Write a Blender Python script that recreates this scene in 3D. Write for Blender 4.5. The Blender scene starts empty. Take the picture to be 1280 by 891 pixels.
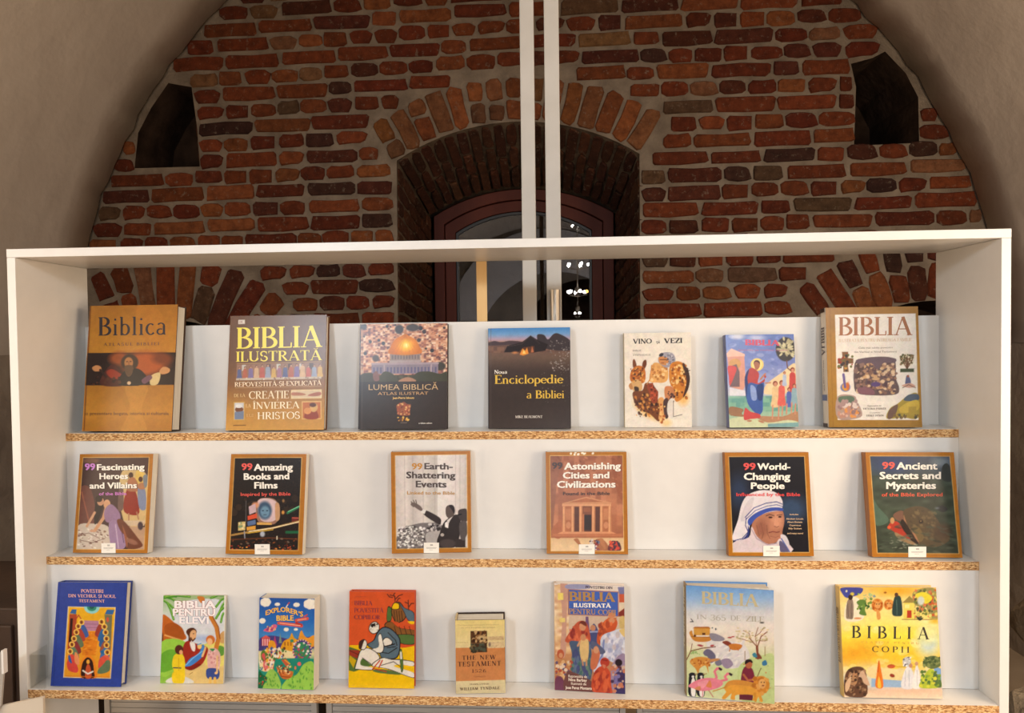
import bpy, bmesh, math, random
import numpy as np
from mathutils import Vector, Matrix
from mathutils.geometry import tessellate_polygon
random.seed(7); rng = np.random.default_rng(7)
S = bpy.context.scene; C = S.collection

# ------------------------------------------------------------ camera
CF, CX, CY = 829.9, 640.0, 445.5
CP = (0.1155, -1.3194, 1.5185); CYAW, CPIT, CROL = 0.054, -0.0233, 0.0122
CAMROT = Matrix.Rotation(CYAW, 3, 'Z') @ Matrix.Rotation(CPIT, 3, 'X') @ Matrix.Rotation(CROL, 3, 'Y')
cam_data = bpy.data.cameras.new('camera'); cam = bpy.data.objects.new('camera', cam_data); C.objects.link(cam)
cam_data.sensor_width = 36; cam_data.lens = CF * 36 / 1280; cam_data.clip_start = .02; cam_data.clip_end = 60
cam.matrix_world = Matrix.Translation(CP) @ (CAMROT @ Matrix.Rotation(math.pi/2, 3, 'X')).to_4x4()
S.camera = cam

# ------------------------------------------------------------ world, lights, exposure
w = bpy.data.worlds.new('night'); S.world = w; w.use_nodes = True
w.node_tree.nodes['Background'].inputs[0].default_value = (.30, .22, .16, 1)
w.node_tree.nodes['Background'].inputs[1].default_value = .02
S.view_settings.view_transform = 'Standard'; S.view_settings.look = 'None'; S.view_settings.gamma = 1
S.view_settings.exposure = 0.13
S.cycles.max_bounces = 6; S.cycles.diffuse_bounces = 3; S.cycles.transmission_bounces = 6
S.cycles.caustics_reflective = False; S.cycles.caustics_refractive = False; S.cycles.sample_clamp_indirect = 4
WARM = (1.0, .79, .57); WHITE_ = (.85, .99, 1.12)
def spot(name, loc, target, power, angle, blend, size, col=WHITE_):
    l = bpy.data.lights.new(name, 'SPOT'); l.energy = power; l.color = col; l.spot_size = math.radians(angle)
    l.spot_blend = blend; l.shadow_soft_size = size
    o = bpy.data.objects.new(name, l); C.objects.link(o); o.location = loc
    o.rotation_euler = (Vector(target) - Vector(loc)).to_track_quat('-Z', 'Y').to_euler()
    return o
spot('spotlight', (1.45, -3.4, 2.6), (.25, .2, 1.10), 112, 68, 1, .22)
spot('spotlight', (-1.5, -3.3, 2.5), (-.2, .2, 1.10), 122, 68, 1, .22)
def glow(loc, power, r=.12, col=WARM):  # unseen fill light, added to brighten its surroundings
    l = bpy.data.lights.new('fill_light', 'POINT'); l.energy = power; l.color = col; l.shadow_soft_size = r
    o = bpy.data.objects.new('fill_light', l); C.objects.link(o); o.location = loc
glow((1.95, -.85, 1.45), 94, .55); glow((-1.95, -.85, 1.45), 45, .55); glow((2.0, .55, 1.95), 13, .2); glow((-2.0, .55, 1.95), 5, .2); glow((0, -5.7, .9), 60, .15, (.85, .9, 1.0))  # added fills: side panels and vault, vault edge, mirrored hall arch

# ------------------------------------------------------------ helpers
def lin(c):
    c = np.asarray(c, float) / 255.0
    return np.where(c <= .04045, c / 12.92, ((c + .055) / 1.055) ** 2.4)
def col4(c): return tuple(float(v) for v in lin(c)) + (1.0,)
def new_mat(name):
    m = bpy.data.materials.new(name); m.use_nodes = True
    return m, m.node_tree, m.node_tree.nodes['Principled BSDF']
def N(nt, t, **kw):
    n = nt.nodes.new(t)
    for k, v in kw.items():
        if k.startswith('i_'): n.inputs[k[2:].replace('_', ' ')].default_value = v
        else: setattr(n, k, v)
    return n
def noisy(name, c1, c2, scale=8, rough=.6, bump=.0, bscale=60, coords='Object', stretch=(1, 1, 1), detail=6, lo=.35, hi=.65, metal=0, spec=.5, dist=.01):
    m, nt, b = new_mat(name)
    tc = N(nt, 'ShaderNodeTexCoord'); mp = N(nt, 'ShaderNodeMapping'); mp.inputs['Scale'].default_value = stretch
    if coords == 'World':
        g = N(nt, 'ShaderNodeNewGeometry'); nt.links.new(g.outputs['Position'], mp.inputs[0])
    else: nt.links.new(tc.outputs[coords], mp.inputs[0])
    n = N(nt, 'ShaderNodeTexNoise', i_Scale=scale, i_Detail=detail); nt.links.new(mp.outputs[0], n.inputs[0])
    r = N(nt, 'ShaderNodeValToRGB'); r.color_ramp.elements[0].position = lo; r.color_ramp.elements[1].position = hi
    r.color_ramp.elements[0].color = (*c1, 1); r.color_ramp.elements[1].color = (*c2, 1)
    nt.links.new(n.outputs[0], r.inputs[0]); nt.links.new(r.outputs[0], b.inputs['Base Color'])
    b.inputs['Roughness'].default_value = rough; b.inputs['Metallic'].default_value = metal
    b.inputs['Specular IOR Level'].default_value = spec
    if bump:
        n2 = N(nt, 'ShaderNodeTexNoise', i_Scale=bscale, i_Detail=8); nt.links.new(mp.outputs[0], n2.inputs[0])
        bp = N(nt, 'ShaderNodeBump', i_Strength=bump, i_Distance=dist); nt.links.new(n2.outputs[0], bp.inputs['Height'])
        nt.links.new(bp.outputs[0], b.inputs['Normal'])
    return m
def tag(o, label=None, cat=None, group=None, kind=None):
    for k, v in (('label', label), ('category', cat), ('group', group), ('kind', kind)):
        if v: o[k] = v
    return o
def empty(name, loc=(0, 0, 0), rot=(0, 0, 0)):
    o = bpy.data.objects.new(name, None); C.objects.link(o); o.location = loc; o.rotation_euler = rot
    o.empty_display_size = .05; return o
class MB:
    def __init__(s): s.v = []; s.f = []; s.mi = []
    def add(s, vs, fs, mi=0):
        k = len(s.v); s.v += [tuple(v) for v in vs]; s.f += [tuple(k + i for i in f) for f in fs]; s.mi += [mi] * len(fs)
    def box(s, a, b, mi=0):
        x0, y0, z0 = a; x1, y1, z1 = b
        s.add([(x0,y0,z0),(x1,y0,z0),(x1,y1,z0),(x0,y1,z0),(x0,y0,z1),(x1,y0,z1),(x1,y1,z1),(x0,y1,z1)],
              [(0,3,2,1),(4,5,6,7),(0,1,5,4),(1,2,6,5),(2,3,7,6),(3,0,4,7)], mi)
    def tube(s, p, q, r, n=12, mi=0, r2=None):
        p = Vector(p); q = Vector(q); d = (q - p).normalized(); a = d.orthogonal().normalized(); b = d.cross(a)
        r2 = r if r2 is None else r2; vs = []
        for c, rr in ((p, r), (q, r2)):
            for i in range(n):
                t = 2*math.pi*i/n; vs.append(c + a*rr*math.cos(t) + b*rr*math.sin(t))
        s.add(vs, [(i, (i+1) % n, n+(i+1) % n, n+i) for i in range(n)] + [tuple(range(n))[::-1], tuple(range(n, 2*n))], mi)
    def sphere(s, c, r, n=10, mi=0):
        vs = []; m = n//2
        for j in range(m+1):
            ph = math.pi*j/m
            for i in range(n):
                t = 2*math.pi*i/n
                vs.append((c[0]+r*math.sin(ph)*math.cos(t), c[1]+r*math.sin(ph)*math.sin(t), c[2]+r*math.cos(ph)))
        s.add(vs, [(j*n+i, (j+1)*n+i, (j+1)*n+(i+1) % n, j*n+(i+1) % n) for j in range(m) for i in range(n)], mi)
    def build(s, name, mats, parent=None, bevel=0, smooth=False):
        me = bpy.data.meshes.new(name); me.from_pydata(s.v, [], s.f)
        for m in (mats if isinstance(mats, (list, tuple)) else [mats]): me.materials.append(m)
        for p, i in zip(me.polygons, s.mi): p.material_index = i; p.use_smooth = smooth
        o = bpy.data.objects.new(name, me); C.objects.link(o)
        if parent: o.parent = parent
        if bevel:
            md = o.modifiers.new('bevel', 'BEVEL'); md.width = bevel; md.segments = 2; md.limit_method = 'ANGLE'
        return o
def project(p):
    q = CAMROT.transposed() @ (Vector(p) - Vector(CP))
    return (CX + CF*q.x/q.y, CY - CF*q.z/q.y, q.y)

# ------------------------------------------------------------ materials
M = {}
M['white'] = noisy('white_melamine', (.78, .755, .71), (.80, .775, .73), 30, .32, .02, 400)
M['plaster'] = noisy('vault_plaster', (.50, .435, .375), (.59, .52, .45), 1.6, .9, .35, 9, 'World', dist=.02, spec=.2)
M['plaster_low'] = noisy('lower_plaster', (.25, .20, .16), (.36, .30, .24), 2.5, .9, .4, 14, 'World', dist=.02, spec=.2)  # plaster of the lower walls, darker than on the vault
M['mortar'] = noisy('lime_mortar', (.13, .102, .076), (.20, .16, .12), 9, .95, .8, 55, 'World', dist=.012, spec=.15)
M['deep_shade'] = noisy('shaded_masonry', (.02, .012, .008), (.05, .03, .02), 8, .95, .6, 30, 'World', spec=.1)  # near-black: the shade of deep holes and openings put into the colour
M['mahogany'] = noisy('mahogany_wood', (.048, .012, .008), (.085, .022, .014), 6, .6, .1, 60, 'World', (1, 1, .12), spec=.15)
M['gasket'] = noisy('black_gasket', (.008, .008, .008), (.014, .013, .012), 30, .5)
M['post'] = noisy('cream_lacquer', (.50, .47, .42), (.54, .51, .46), 12, .4, .05, 80)
M['metal'] = noisy('brushed_steel', (.42, .38, .33), (.58, .54, .48), 40, .32, .05, 200, metal=1, stretch=(1, 1, .05))
M['batten'] = noisy('pale_pine', (.62, .38, .14), (.74, .49, .21), 14, .5, .1, 120, stretch=(1, 1, .08))
M['pages'] = noisy('page_edges', (.60, .54, .44), (.74, .68, .57), 900, .8, .3, 900, 'Object', (.02, 1, .02), dist=.001)
M['grey'] = noisy('grey_slat', (.36, .33, .29), (.44, .40, .35), 5, .55, .05, 90)
M['dark'] = noisy('dark_brown', (.03, .016, .01), (.055, .03, .018), 6, .6, .1, 60)
M['stone'] = noisy('rough_stone', (.16, .12, .08), (.34, .27, .18), 7, .9, .9, 22, 'World', dist=.03)
M['floor'] = noisy('brown_floor', (.34, .26, .18), (.42, .33, .24), 3, .6, .1, 40, 'World')
def chip():
    m, nt, b = new_mat('chipboard_edge')
    tc = N(nt, 'ShaderNodeTexCoord'); mp = N(nt, 'ShaderNodeMapping'); mp.inputs['Scale'].default_value = (1, 1.4, 2.6)
    nt.links.new(tc.outputs['Object'], mp.inputs[0])
    v = N(nt, 'ShaderNodeTexVoronoi', i_Scale=230.0, i_Randomness=1.0); nt.links.new(mp.outputs[0], v.inputs[0])
    n = N(nt, 'ShaderNodeTexNoise', i_Scale=150.0, i_Detail=6); nt.links.new(mp.outputs[0], n.inputs[0])
    sp = N(nt, 'ShaderNodeSeparateColor'); nt.links.new(v.outputs['Color'], sp.inputs[0])
    a = N(nt, 'ShaderNodeMath', operation='MULTIPLY'); nt.links.new(sp.outputs[0], a.inputs[0]); a.inputs[1].default_value = .6
    a2 = N(nt, 'ShaderNodeMath', operation='MULTIPLY_ADD'); nt.links.new(n.outputs[0], a2.inputs[0]); a2.inputs[1].default_value = .8; nt.links.new(a.outputs[0], a2.inputs[2])
    r = N(nt, 'ShaderNodeValToRGB'); e = r.color_ramp.elements
    e[0].position = .32; e[0].color = col4((120, 74, 36)); e[1].position = 1.0; e[1].color = col4((244, 208, 152))
    k = e.new(.55); k.color = col4((184, 130, 76)); k = e.new(.75); k.color = col4((212, 164, 106))
    nt.links.new(a2.outputs[0], r.inputs[0]); nt.links.new(r.outputs[0], b.inputs['Base Color'])
    bp = N(nt, 'ShaderNodeBump', i_Strength=.6, i_Distance=.002); nt.links.new(a2.outputs[0], bp.inputs['Height']); nt.links.new(bp.outputs[0], b.inputs['Normal'])
    b.inputs['Roughness'].default_value = .85
    return m
M['chip'] = chip()
def brick_mat(name, attr):
    m, nt, b = new_mat(name)
    if attr: src = N(nt, 'ShaderNodeAttribute', attribute_name='Col').outputs['Color']
    else: src = N(nt, 'ShaderNodeObjectInfo').outputs['Color']
    g = N(nt, 'ShaderNodeNewGeometry')
    n = N(nt, 'ShaderNodeTexNoise', i_Scale=22.0, i_Detail=7, i_Roughness=.65); nt.links.new(g.outputs['Position'], n.inputs[0])
    r = N(nt, 'ShaderNodeValToRGB'); r.color_ramp.elements[0].position = .3; r.color_ramp.elements[1].position = .72
    r.color_ramp.elements[0].color = (.48, .44, .42, 1); r.color_ramp.elements[1].color = (1.3, 1.3, 1.3, 1)
    nt.links.new(n.outputs[0], r.inputs[0])
    mx = N(nt, 'ShaderNodeMix', data_type='RGBA', blend_type='MULTIPLY'); mx.inputs[0].default_value = 1
    nt.links.new(src, mx.inputs[6]); nt.links.new(r.outputs[0], mx.inputs[7])
    n2 = N(nt, 'ShaderNodeTexNoise', i_Scale=34.0, i_Detail=9, i_Roughness=.75); nt.links.new(g.outputs['Position'], n2.inputs[0])
    r2 = N(nt, 'ShaderNodeValToRGB'); r2.color_ramp.elements[0].position = .565; r2.color_ramp.elements[1].position = .67
    r2.color_ramp.elements[1].color = (.65, .65, .65, 1); r2.color_ramp.elements[0].color = (0, 0, 0, 1)
    nt.links.new(n2.outputs[0], r2.inputs[0])
    mx2 = N(nt, 'ShaderNodeMix', data_type='RGBA'); nt.links.new(r2.outputs[0], mx2.inputs[0]); nt.links.new(mx.outputs[2], mx2.inputs[6])
    mx2.inputs[7].default_value = (.18, .14, .10, 1)
    nt.links.new(mx2.outputs[2], b.inputs['Base Color'])
    bp = N(nt, 'ShaderNodeBump', i_Strength=.9, i_Distance=.01); nt.links.new(n2.outputs[0], bp.inputs['Height']); nt.links.new(bp.outputs[0], b.inputs['Normal'])
    b.inputs['Roughness'].default_value = .92; b.inputs['Specular IOR Level'].default_value = .2
    return m
M['brick'] = brick_mat('brick_clay', False); M['brick_a'] = brick_mat('brick_clay_infill', True)
def cover_mat(rough=.28):
    m, nt, b = new_mat('printed_cover'); a = N(nt, 'ShaderNodeAttribute', attribute_name='Col')
    nt.links.new(a.outputs['Color'], b.inputs['Base Color']); b.inputs['Roughness'].default_value = rough; b.inputs['Specular IOR Level'].default_value = .35
    return m
M['print'] = cover_mat(.27)
FLAT = {}
def flat(c, rough=.35):
    k = (tuple(c), rough)
    if k not in FLAT:
        m, nt, b = new_mat('print_ink')
        n = N(nt, 'ShaderNodeTexNoise', i_Scale=300.0); mx = N(nt, 'ShaderNodeMix', data_type='RGBA')
        tc = N(nt, 'ShaderNodeTexCoord'); nt.links.new(tc.outputs['Object'], n.inputs[0]); nt.links.new(n.outputs[0], mx.inputs[0])
        l = lin(c); mx.inputs[6].default_value = (*(l*.96), 1); mx.inputs[7].default_value = (*np.minimum(l*1.04, 1), 1)
        nt.links.new(mx.outputs[2], b.inputs['Base Color']); b.inputs['Roughness'].default_value = rough; FLAT[k] = m
    return FLAT[k]
def glass_mat(ior, tint=(1, 1, 1)):
    m, nt, b = new_mat('glass'); b.inputs['Base Color'].default_value = (*tint, 1); b.inputs['Roughness'].default_value = .0
    b.inputs['Transmission Weight'].default_value = 1; b.inputs['IOR'].default_value = ior; return m
M['glass'] = glass_mat(1.85)
def acrylic():
    m, nt, b = new_mat('clear_acrylic'); out = nt.nodes['Material Output']
    t = N(nt, 'ShaderNodeBsdfTransparent'); t.inputs[0].default_value = (.96, .96, .95, 1); g = N(nt, 'ShaderNodeBsdfGlossy'); g.inputs['Roughness'].default_value = .08
    x = N(nt, 'ShaderNodeMixShader'); x.inputs[0].default_value = .07
    nt.links.new(t.outputs[0], x.inputs[1]); nt.links.new(g.outputs[0], x.inputs[2]); nt.links.new(x.outputs[0], out.inputs[0])
    return m
M['acrylic'] = acrylic()
def emis(name, c, s):
    m, nt, b = new_mat(name); b.inputs['Emission Color'].default_value = (*c, 1); b.inputs['Emission Strength'].default_value = s; return m
M['bulb'] = emis('lit_bulb', (1, .95, .90), 120); M['bulb_o'] = emis('amber_bulb', (1, .45, .08), 25)

# ------------------------------------------------------------ room shell
YW = 2.10; VX, VZ, VR = -.015, 1.4825, 2.356; YR = -7.0; YN = 2.64
fl = MB(); fl.box((-3, YR-1, -.1), (3, 3.2, 0)); tag(fl.build('floor', M['floor']), kind='structure')
def vault():
    mb = MB(); n = 96; ys = [YW-.022 - (YW-.022-YR)*(i/40) for i in range(41)]; vs = []; fs = []
    for j, y in enumerate(ys):
        for i in range(n+1):
            a = math.pi*i/n
            r = VR + .006*math.sin(a*9+j*.7) + .004*math.sin(a*23+j*1.9) + (.005*math.sin(a*57) + .004*math.sin(a*101+2) if j == 0 else 0)
            vs.append((VX - r*math.cos(a), y, VZ + r*math.sin(a)))
    k = len(vs)
    for i in range(n+1):
        a = math.pi*i/n; vs.append((VX - (VR+.06)*math.cos(a), ys[0], VZ + (VR+.06)*math.sin(a)))
    fs = [(j*(n+1)+i, j*(n+1)+i+1, (j+1)*(n+1)+i+1, (j+1)*(n+1)+i) for j in range(40) for i in range(n)]
    fs += [(i, k+i, k+i+1, i+1) for i in range(n)]
    mb.add(vs, fs); return mb.build('ceiling', M['plaster'], smooth=True)
tag(vault(), kind='structure')
for s, nm in ((-1, 'wall_left'), (1, 'wall_right')):
    mb = MB(); x = VX + s*VR; mb.box((min(x, x+s*.2), YR, .0), (max(x, x+s*.2), YW+.1, VZ)); tag(mb.build(nm, M['plaster_low']), kind='structure')

# --- outlines on the back wall (x, z)
def arc(cx, cz, r, a0, a1, n): return [(cx+r*math.cos(math.radians(a0+(a1-a0)*i/n)), cz+r*math.sin(math.radians(a0+(a1-a0)*i/n))) for i in range(n+1)]
NCX, NCZ, NR = -.03, 1.482, 1.158
niche = [(-.665, 1.15), (.588, 1.15)] + arc(NCX, NCZ, NR, 57.6, 122.6, 20)
holeL = [(-2.055, 2.455), (-1.70, 2.455), (-1.71, 2.66), (-1.735, 2.87), (-1.86, 2.895), (-1.955, 2.77), (-2.03, 2.64)]
holeR = [(1.65, 2.470), (1.965, 2.476), (1.96, 2.70), (1.90, 2.82), (1.80, 2.93), (1.74, 2.90), (1.635, 2.875), (1.66, 2.76)]
LC, RC = (-1.90, 1.00), (2.05, .97); LRi, LRo, RRi, RRo = .655, .99, .725, 1.04
lowL = [(LC[0]-.40, .5), (LC[0]+.40, .5)] + arc(*LC, LRi, 40, 140, 14)
lowR = [(RC[0]-.45, .5), (RC[0]+.28, .5)] + arc(*RC, RRi, 62, 140, 14)
outer = [(-2.42, 0), (2.42, 0), (2.42, VZ)] + arc(VX, VZ, 2.44, 2, 178, 60) + [(-2.42, VZ)]
def wall_mesh():
    mb = MB(); loops = [outer, niche, holeL, holeR, lowL, lowR]
    pts = [p for l in loops for p in l]
    tris = tessellate_polygon([[Vector((p[0], p[1], 0)) for p in l] for l in loops])
    mb.add([(x, YW, z) for x, z in pts], [tuple(t) for t in tris])
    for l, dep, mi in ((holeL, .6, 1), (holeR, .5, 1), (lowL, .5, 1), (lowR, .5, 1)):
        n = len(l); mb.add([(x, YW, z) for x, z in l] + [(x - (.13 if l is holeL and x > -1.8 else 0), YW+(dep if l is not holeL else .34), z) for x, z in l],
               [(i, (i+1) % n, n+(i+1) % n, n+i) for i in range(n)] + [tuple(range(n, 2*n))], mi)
    # splayed reveal of the window niche
    back = [(-.575, 1.15), (.52, 1.15)] + arc(-.025, 1.40, 1.035, 57.6, 122.6, 20)
    global niche_back; niche_back = back; n = len(niche)
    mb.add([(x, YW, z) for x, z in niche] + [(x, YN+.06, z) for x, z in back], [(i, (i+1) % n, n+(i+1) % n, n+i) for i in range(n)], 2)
    return mb.build('wall_back', [M['mortar'], M['deep_shade'], M['mortar_shaded']])
M['mortar_shaded'] = noisy('shaded_mortar', (.055, .038, .025), (.12, .085, .055), 9, .95, .8, 40, 'World', dist=.012, spec=.15)  # wall mortar again, darker: shade of the niche put into the colour
wall = tag(wall_mesh(), kind='structure')

# --- bricks: a few shared meshes, placed one by one
def brick_block(L, H, seed):
    r = random.Random(seed); D = .05
    cs = []
    k = .10*H + .012*r.random(); k2 = k
    hx, hz = L/2, H/2
    base = [(-hx+k, -hz), (0, -hz), (hx-k, -hz), (hx, -hz+k2), (hx, hz-k2), (hx-k, hz), (0, hz), (-hx+k, hz), (-hx, hz-k2), (-hx, -hz+k2)]
    base = [(x + r.uniform(-1, 1)*.008, z + r.uniform(-1, 1)*.0042) for x, z in base]
    n = len(base); f = .93 if L < .2 else .965
    vs = [(x*f, -r.uniform(.007, .012), z*.86) for x, z in base] + [(x, -.002, z) for x, z in base] + [(x, D, z) for x, z in base]
    fs = [tuple(range(n))] + [(i+n*j, n+i+n*j, n+(i+1) % n+n*j, (i+1) % n+n*j) for j in (0, 1) for i in range(n)]
    return vs, [tuple(f) for f in fs]
KINDS = {'long': (.265, .070), 'short': (.122, .070), 'vlong': (.215, .064), 'vshort': (.104, .064)}
BM = {}
for k, (L, H) in KINDS.items():
    BM[k] = []
    for s in range(9):
        vs, fs = brick_block(L, H, hash((L, s)) % 9999 + s*17)
        mb = MB(); mb.add(vs, fs); me = bpy.data.meshes.new('brick'); me.from_pydata(vs, [], fs); me.materials.append(M['brick']); BM[k].append(me)
        me['L'] = L; me['H'] = H
PAL = [((.30, .082, .034), 5), ((.37, .115, .045), 5), ((.24, .060, .028), 4), ((.43, .165, .065), 3), ((.17, .055, .035), 2), ((.105, .05, .04), 1.2), ((.38, .22, .12), 1.0), ((.20, .13, .085), .6)]
PALA = [((.46, .19, .07), 5), ((.40, .20, .095), 4), ((.38, .14, .055), 3), ((.30, .16, .09), 2)]
PAL_SHADE = [((.16, .065, .035), 4), ((.12, .05, .03), 4), ((.19, .09, .05), 2)]  # brick tones darkened, shade of the reveals put into the colour
def pick(pal):
    c = random.choices([p[0] for p in pal], [p[1] for p in pal])[0]; f = random.uniform(.8, 1.2)
    return tuple(v*f*k*random.uniform(.93, 1.07) for v, k in zip(c, (.37, .30, .24))) + (1,)
bricks = []   # (matrix, kind, variant, colour, area)
def put(kind, loc, sx, sz, ang=0, pal=PAL, basis=None, yo=0, sy=1):
    Mx = basis if basis is not None else Matrix.Translation((loc[0], YW + yo, loc[1])) @ Matrix.Rotation(ang, 4, 'Y')
    bricks.append((Mx @ Matrix.Diagonal((sx, sy, sz, 1)), kind, random.randrange(9), pick(pal)))
def in_circle(x, z, m=.0): return z < VZ or math.hypot(x-VX, z-VZ) < VR-m
def blocked(x, z):
    if x > -.672 and x < .597 and z < 2.3: return True
    d = math.hypot(x-NCX, z-NCZ)
    if abs(math.degrees(math.atan2(x-NCX, z-NCZ))) < 34.5 and d < 1.39 and z > 2.2: return True
    if -.66 < x < .59 and z < 2.46: return True
    for l in (holeL, holeR):
        x0 = min(p[0] for p in l)-.01; x1 = max(p[0] for p in l)+.01; z0 = min(p[1] for p in l)-.0; z1 = max(p[1] for p in l)+.0
        if x0 < x < x1 and z0 < z < z1:
            c = False; n = len(l)
            for i in range(n):
                (a, b), (p, q) = l[i], l[(i+1) % n]
                if (b > z) != (q > z) and x < (p-a)*(z-b)/(q-b)+a: c = not c
            if c: return True
    for (cx, cz), ro, am in ((LC, LRo, 44), (RC, RRo, 44)):
        if math.hypot(x-cx, z-cz) < ro+.01 and abs(math.degrees(math.atan2(x-cx, z-cz))) < am and z > cz: return True
        if abs(x-cx) < .62 and z < 1.6: return True
    return not in_circle(x, z, -.02)
PITCH = .0846
for row in range(-10, 24):
    z0 = 2.06 + PITCH*row; longrow = row % 2 == 1
    if z0 < 1.2: continue
    def zc(x): return z0 + .0127*(x+1.4) + .03*math.exp(-(x/.9)**2)*max(0, min(1, (z0-2.3)/.5))
    step = .01; xs = np.arange(-2.36, 2.36, step)
    ok = [not (blocked(x, zc(x)) or blocked(x, zc(x)+.030) or blocked(x, zc(x)-.030)) for x in xs]
    i = 0
    while i < len(xs):
        if not ok[i]: i += 1; continue
        j = i
        while j+1 < len(xs) and ok[j+1]: j += 1
        a, b = xs[i], xs[j]; i = j+1
        x = a - (0 if a > -2.3 and (abs(a-.61) < .03) else 0)
        first = True
        while x < b-.035:
            long_ = longrow if random.random() > .12 else not longrow
            L = random.uniform(.245, .295) if long_ else random.uniform(.112, .148)
            if first and random.random() < .35: L = random.uniform(.10, .16)
            first = False; g = random.uniform(.010, .020)
            if x + L > b: L = b - x
            elif b - (x+L+g) < .05: L = b - x
            if L > .31: L2 = L*random.uniform(.4, .6); L = L2
            k = 'long' if L > .18 else 'short'; cx = x+L/2
            put(k, (cx, zc(cx)+random.uniform(-.004, .004)), L/KINDS[k][0], random.uniform(.88, 1.06), random.uniform(-.012, .012) - .0127)
            x += L+g
def ring(c, ri, ro, a0, a1, pitch, pal, jit=.004):
    n = int(round(math.radians(a1-a0)*ri/pitch)); T = ro-ri
    for i in range(n):
        a = math.radians(a0 + (a1-a0)*(i+.5)/n); wid = (math.radians(a1-a0)/n)*(ri+ro)/2
        def P(r, L, kind):
            loc = (c[0]+r*math.sin(a), c[1]+r*math.cos(a))
            if in_circle(*loc, .07): put(kind, loc, L/KINDS[kind][0], (wid-.016)/.064*random.uniform(.9, 1.05), a - math.pi/2 + random.uniform(-.03, .03), pal)
        u = random.random()
        if u < .5: P((ri+ro)/2 + random.uniform(-jit, jit), T-.012, 'vlong')
        else:
            s = random.choice((.42, .5, .6)); P(ri + T*s/2, T*s-.016, 'vshort' if s < .55 else 'vshort'); P(ri + T*(1+s)/2, T*(1-s)-.016, 'vshort')
ring((NCX, NCZ), NR+.004, 1.388, -33.5, 32.5, .088, PALA)
ring(LC, LRi, LRo, -42, 42, .085, PAL); ring(RC, RRi, RRo, -42, 42, .085, PAL)
# jambs of the niche
nf, nb = niche, niche_back
def reveal(p0, q0, p1, q1, rows, cols, flip):
    """bricks on the quad p0(front,start) q0(back,start) -> p1,q1"""
    p0, q0, p1, q1 = map(Vector, (p0, q0, p1, q1))
    for r in range(rows):
        off = (r % 2)*.5; k = -off
        while k < cols:
            u0, u1 = max(0, k/cols)+.015, min(1, (k+1)/cols)-.015; k += 1
            if u1-u0 < .08: continue
            v = (r+.5)/rows; um = (u0+u1)/2
            A = (p0.lerp(p1, v)); B = (q0.lerp(q1, v)); c = A.lerp(B, um); ex = (B-A); L = ex.length*(u1-u0); ex.normalize()
            ez = ((p1.lerp(q1, um)) - (p0.lerp(q0, um))); H = ez.length/rows - .016; ez.normalize()
            ey = ez.cross(ex)*flip; exx = ex*flip
            m = Matrix((exx, ey, ez)).transposed().to_4x4(); m.translation = c - ey*.0
            kd = 'long' if L > .18 else 'short'
            put(kd, None, L/KINDS[kd][0], max(.3, H/.066), pal=PAL_SHADE, basis=m, sy=.8)
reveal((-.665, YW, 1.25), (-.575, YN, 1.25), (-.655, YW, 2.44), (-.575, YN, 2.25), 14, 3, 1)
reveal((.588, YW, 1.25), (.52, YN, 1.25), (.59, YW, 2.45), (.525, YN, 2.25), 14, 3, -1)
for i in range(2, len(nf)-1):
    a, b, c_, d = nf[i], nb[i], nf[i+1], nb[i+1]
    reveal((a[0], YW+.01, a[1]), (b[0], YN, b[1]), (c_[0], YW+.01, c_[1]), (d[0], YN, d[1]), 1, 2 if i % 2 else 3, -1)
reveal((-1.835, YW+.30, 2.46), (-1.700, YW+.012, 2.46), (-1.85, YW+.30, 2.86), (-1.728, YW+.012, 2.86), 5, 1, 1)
def score(b):
    Mx, kind = b[0], b[1]; p = Mx.translation; u, v, d = project(p)
    L = KINDS[kind][0]*Mx.to_scale().x; H = KINDS[kind][1]*Mx.to_scale().z; ar = L*H/d/d*1e6
    fc = abs((Mx.to_3x3() @ Vector((0, 1, 0))).normalized().dot((p-Vector(CP)).normalized()))
    vis = -20 < u < 1300 and -20 < v < 410 and not (u > 1172 and v > 290) and not (u < 106 and v > 310)
    if 318 - .022*u < v < 328 - .022*u and v > 290: ar *= .6
    return ar*fc if vis else -1
bricks = [b for b in bricks if score(b) > -1 or (b[0].translation.z > 1.3)]
bricks.sort(key=score, reverse=True)
for Mx, kind, var, colr in bricks[:300]:
    o = bpy.data.objects.new('brick', BM[kind][var]); C.objects.link(o); o.parent = wall; o.matrix_world = Mx; o.color = colr
vs = []; fs = []; cc = []
for Mx, kind, var, colr in bricks[300:]:
    me = BM[kind][var]; k = len(vs); vs += [Mx @ v.co for v in me.vertices]
    for p in me.polygons: fs.append(tuple(k+i for i in p.vertices)); cc.append(colr)
me = bpy.data.meshes.new('brick_infill'); me.from_pydata(vs, [], fs); me.materials.append(M['brick_a'])
at = me.color_attributes.new('Col', 'FLOAT_COLOR', 'CORNER'); arr = []
for p in me.polygons: arr += list(cc[p.index])*p.loop_total
at.data.foreach_set('color', arr)
o = bpy.data.objects.new('brick_infill', me); C.objects.link(o); o.parent = wall; o['kind'] = 'stuff'
print('bricks', len(bricks))

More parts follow.
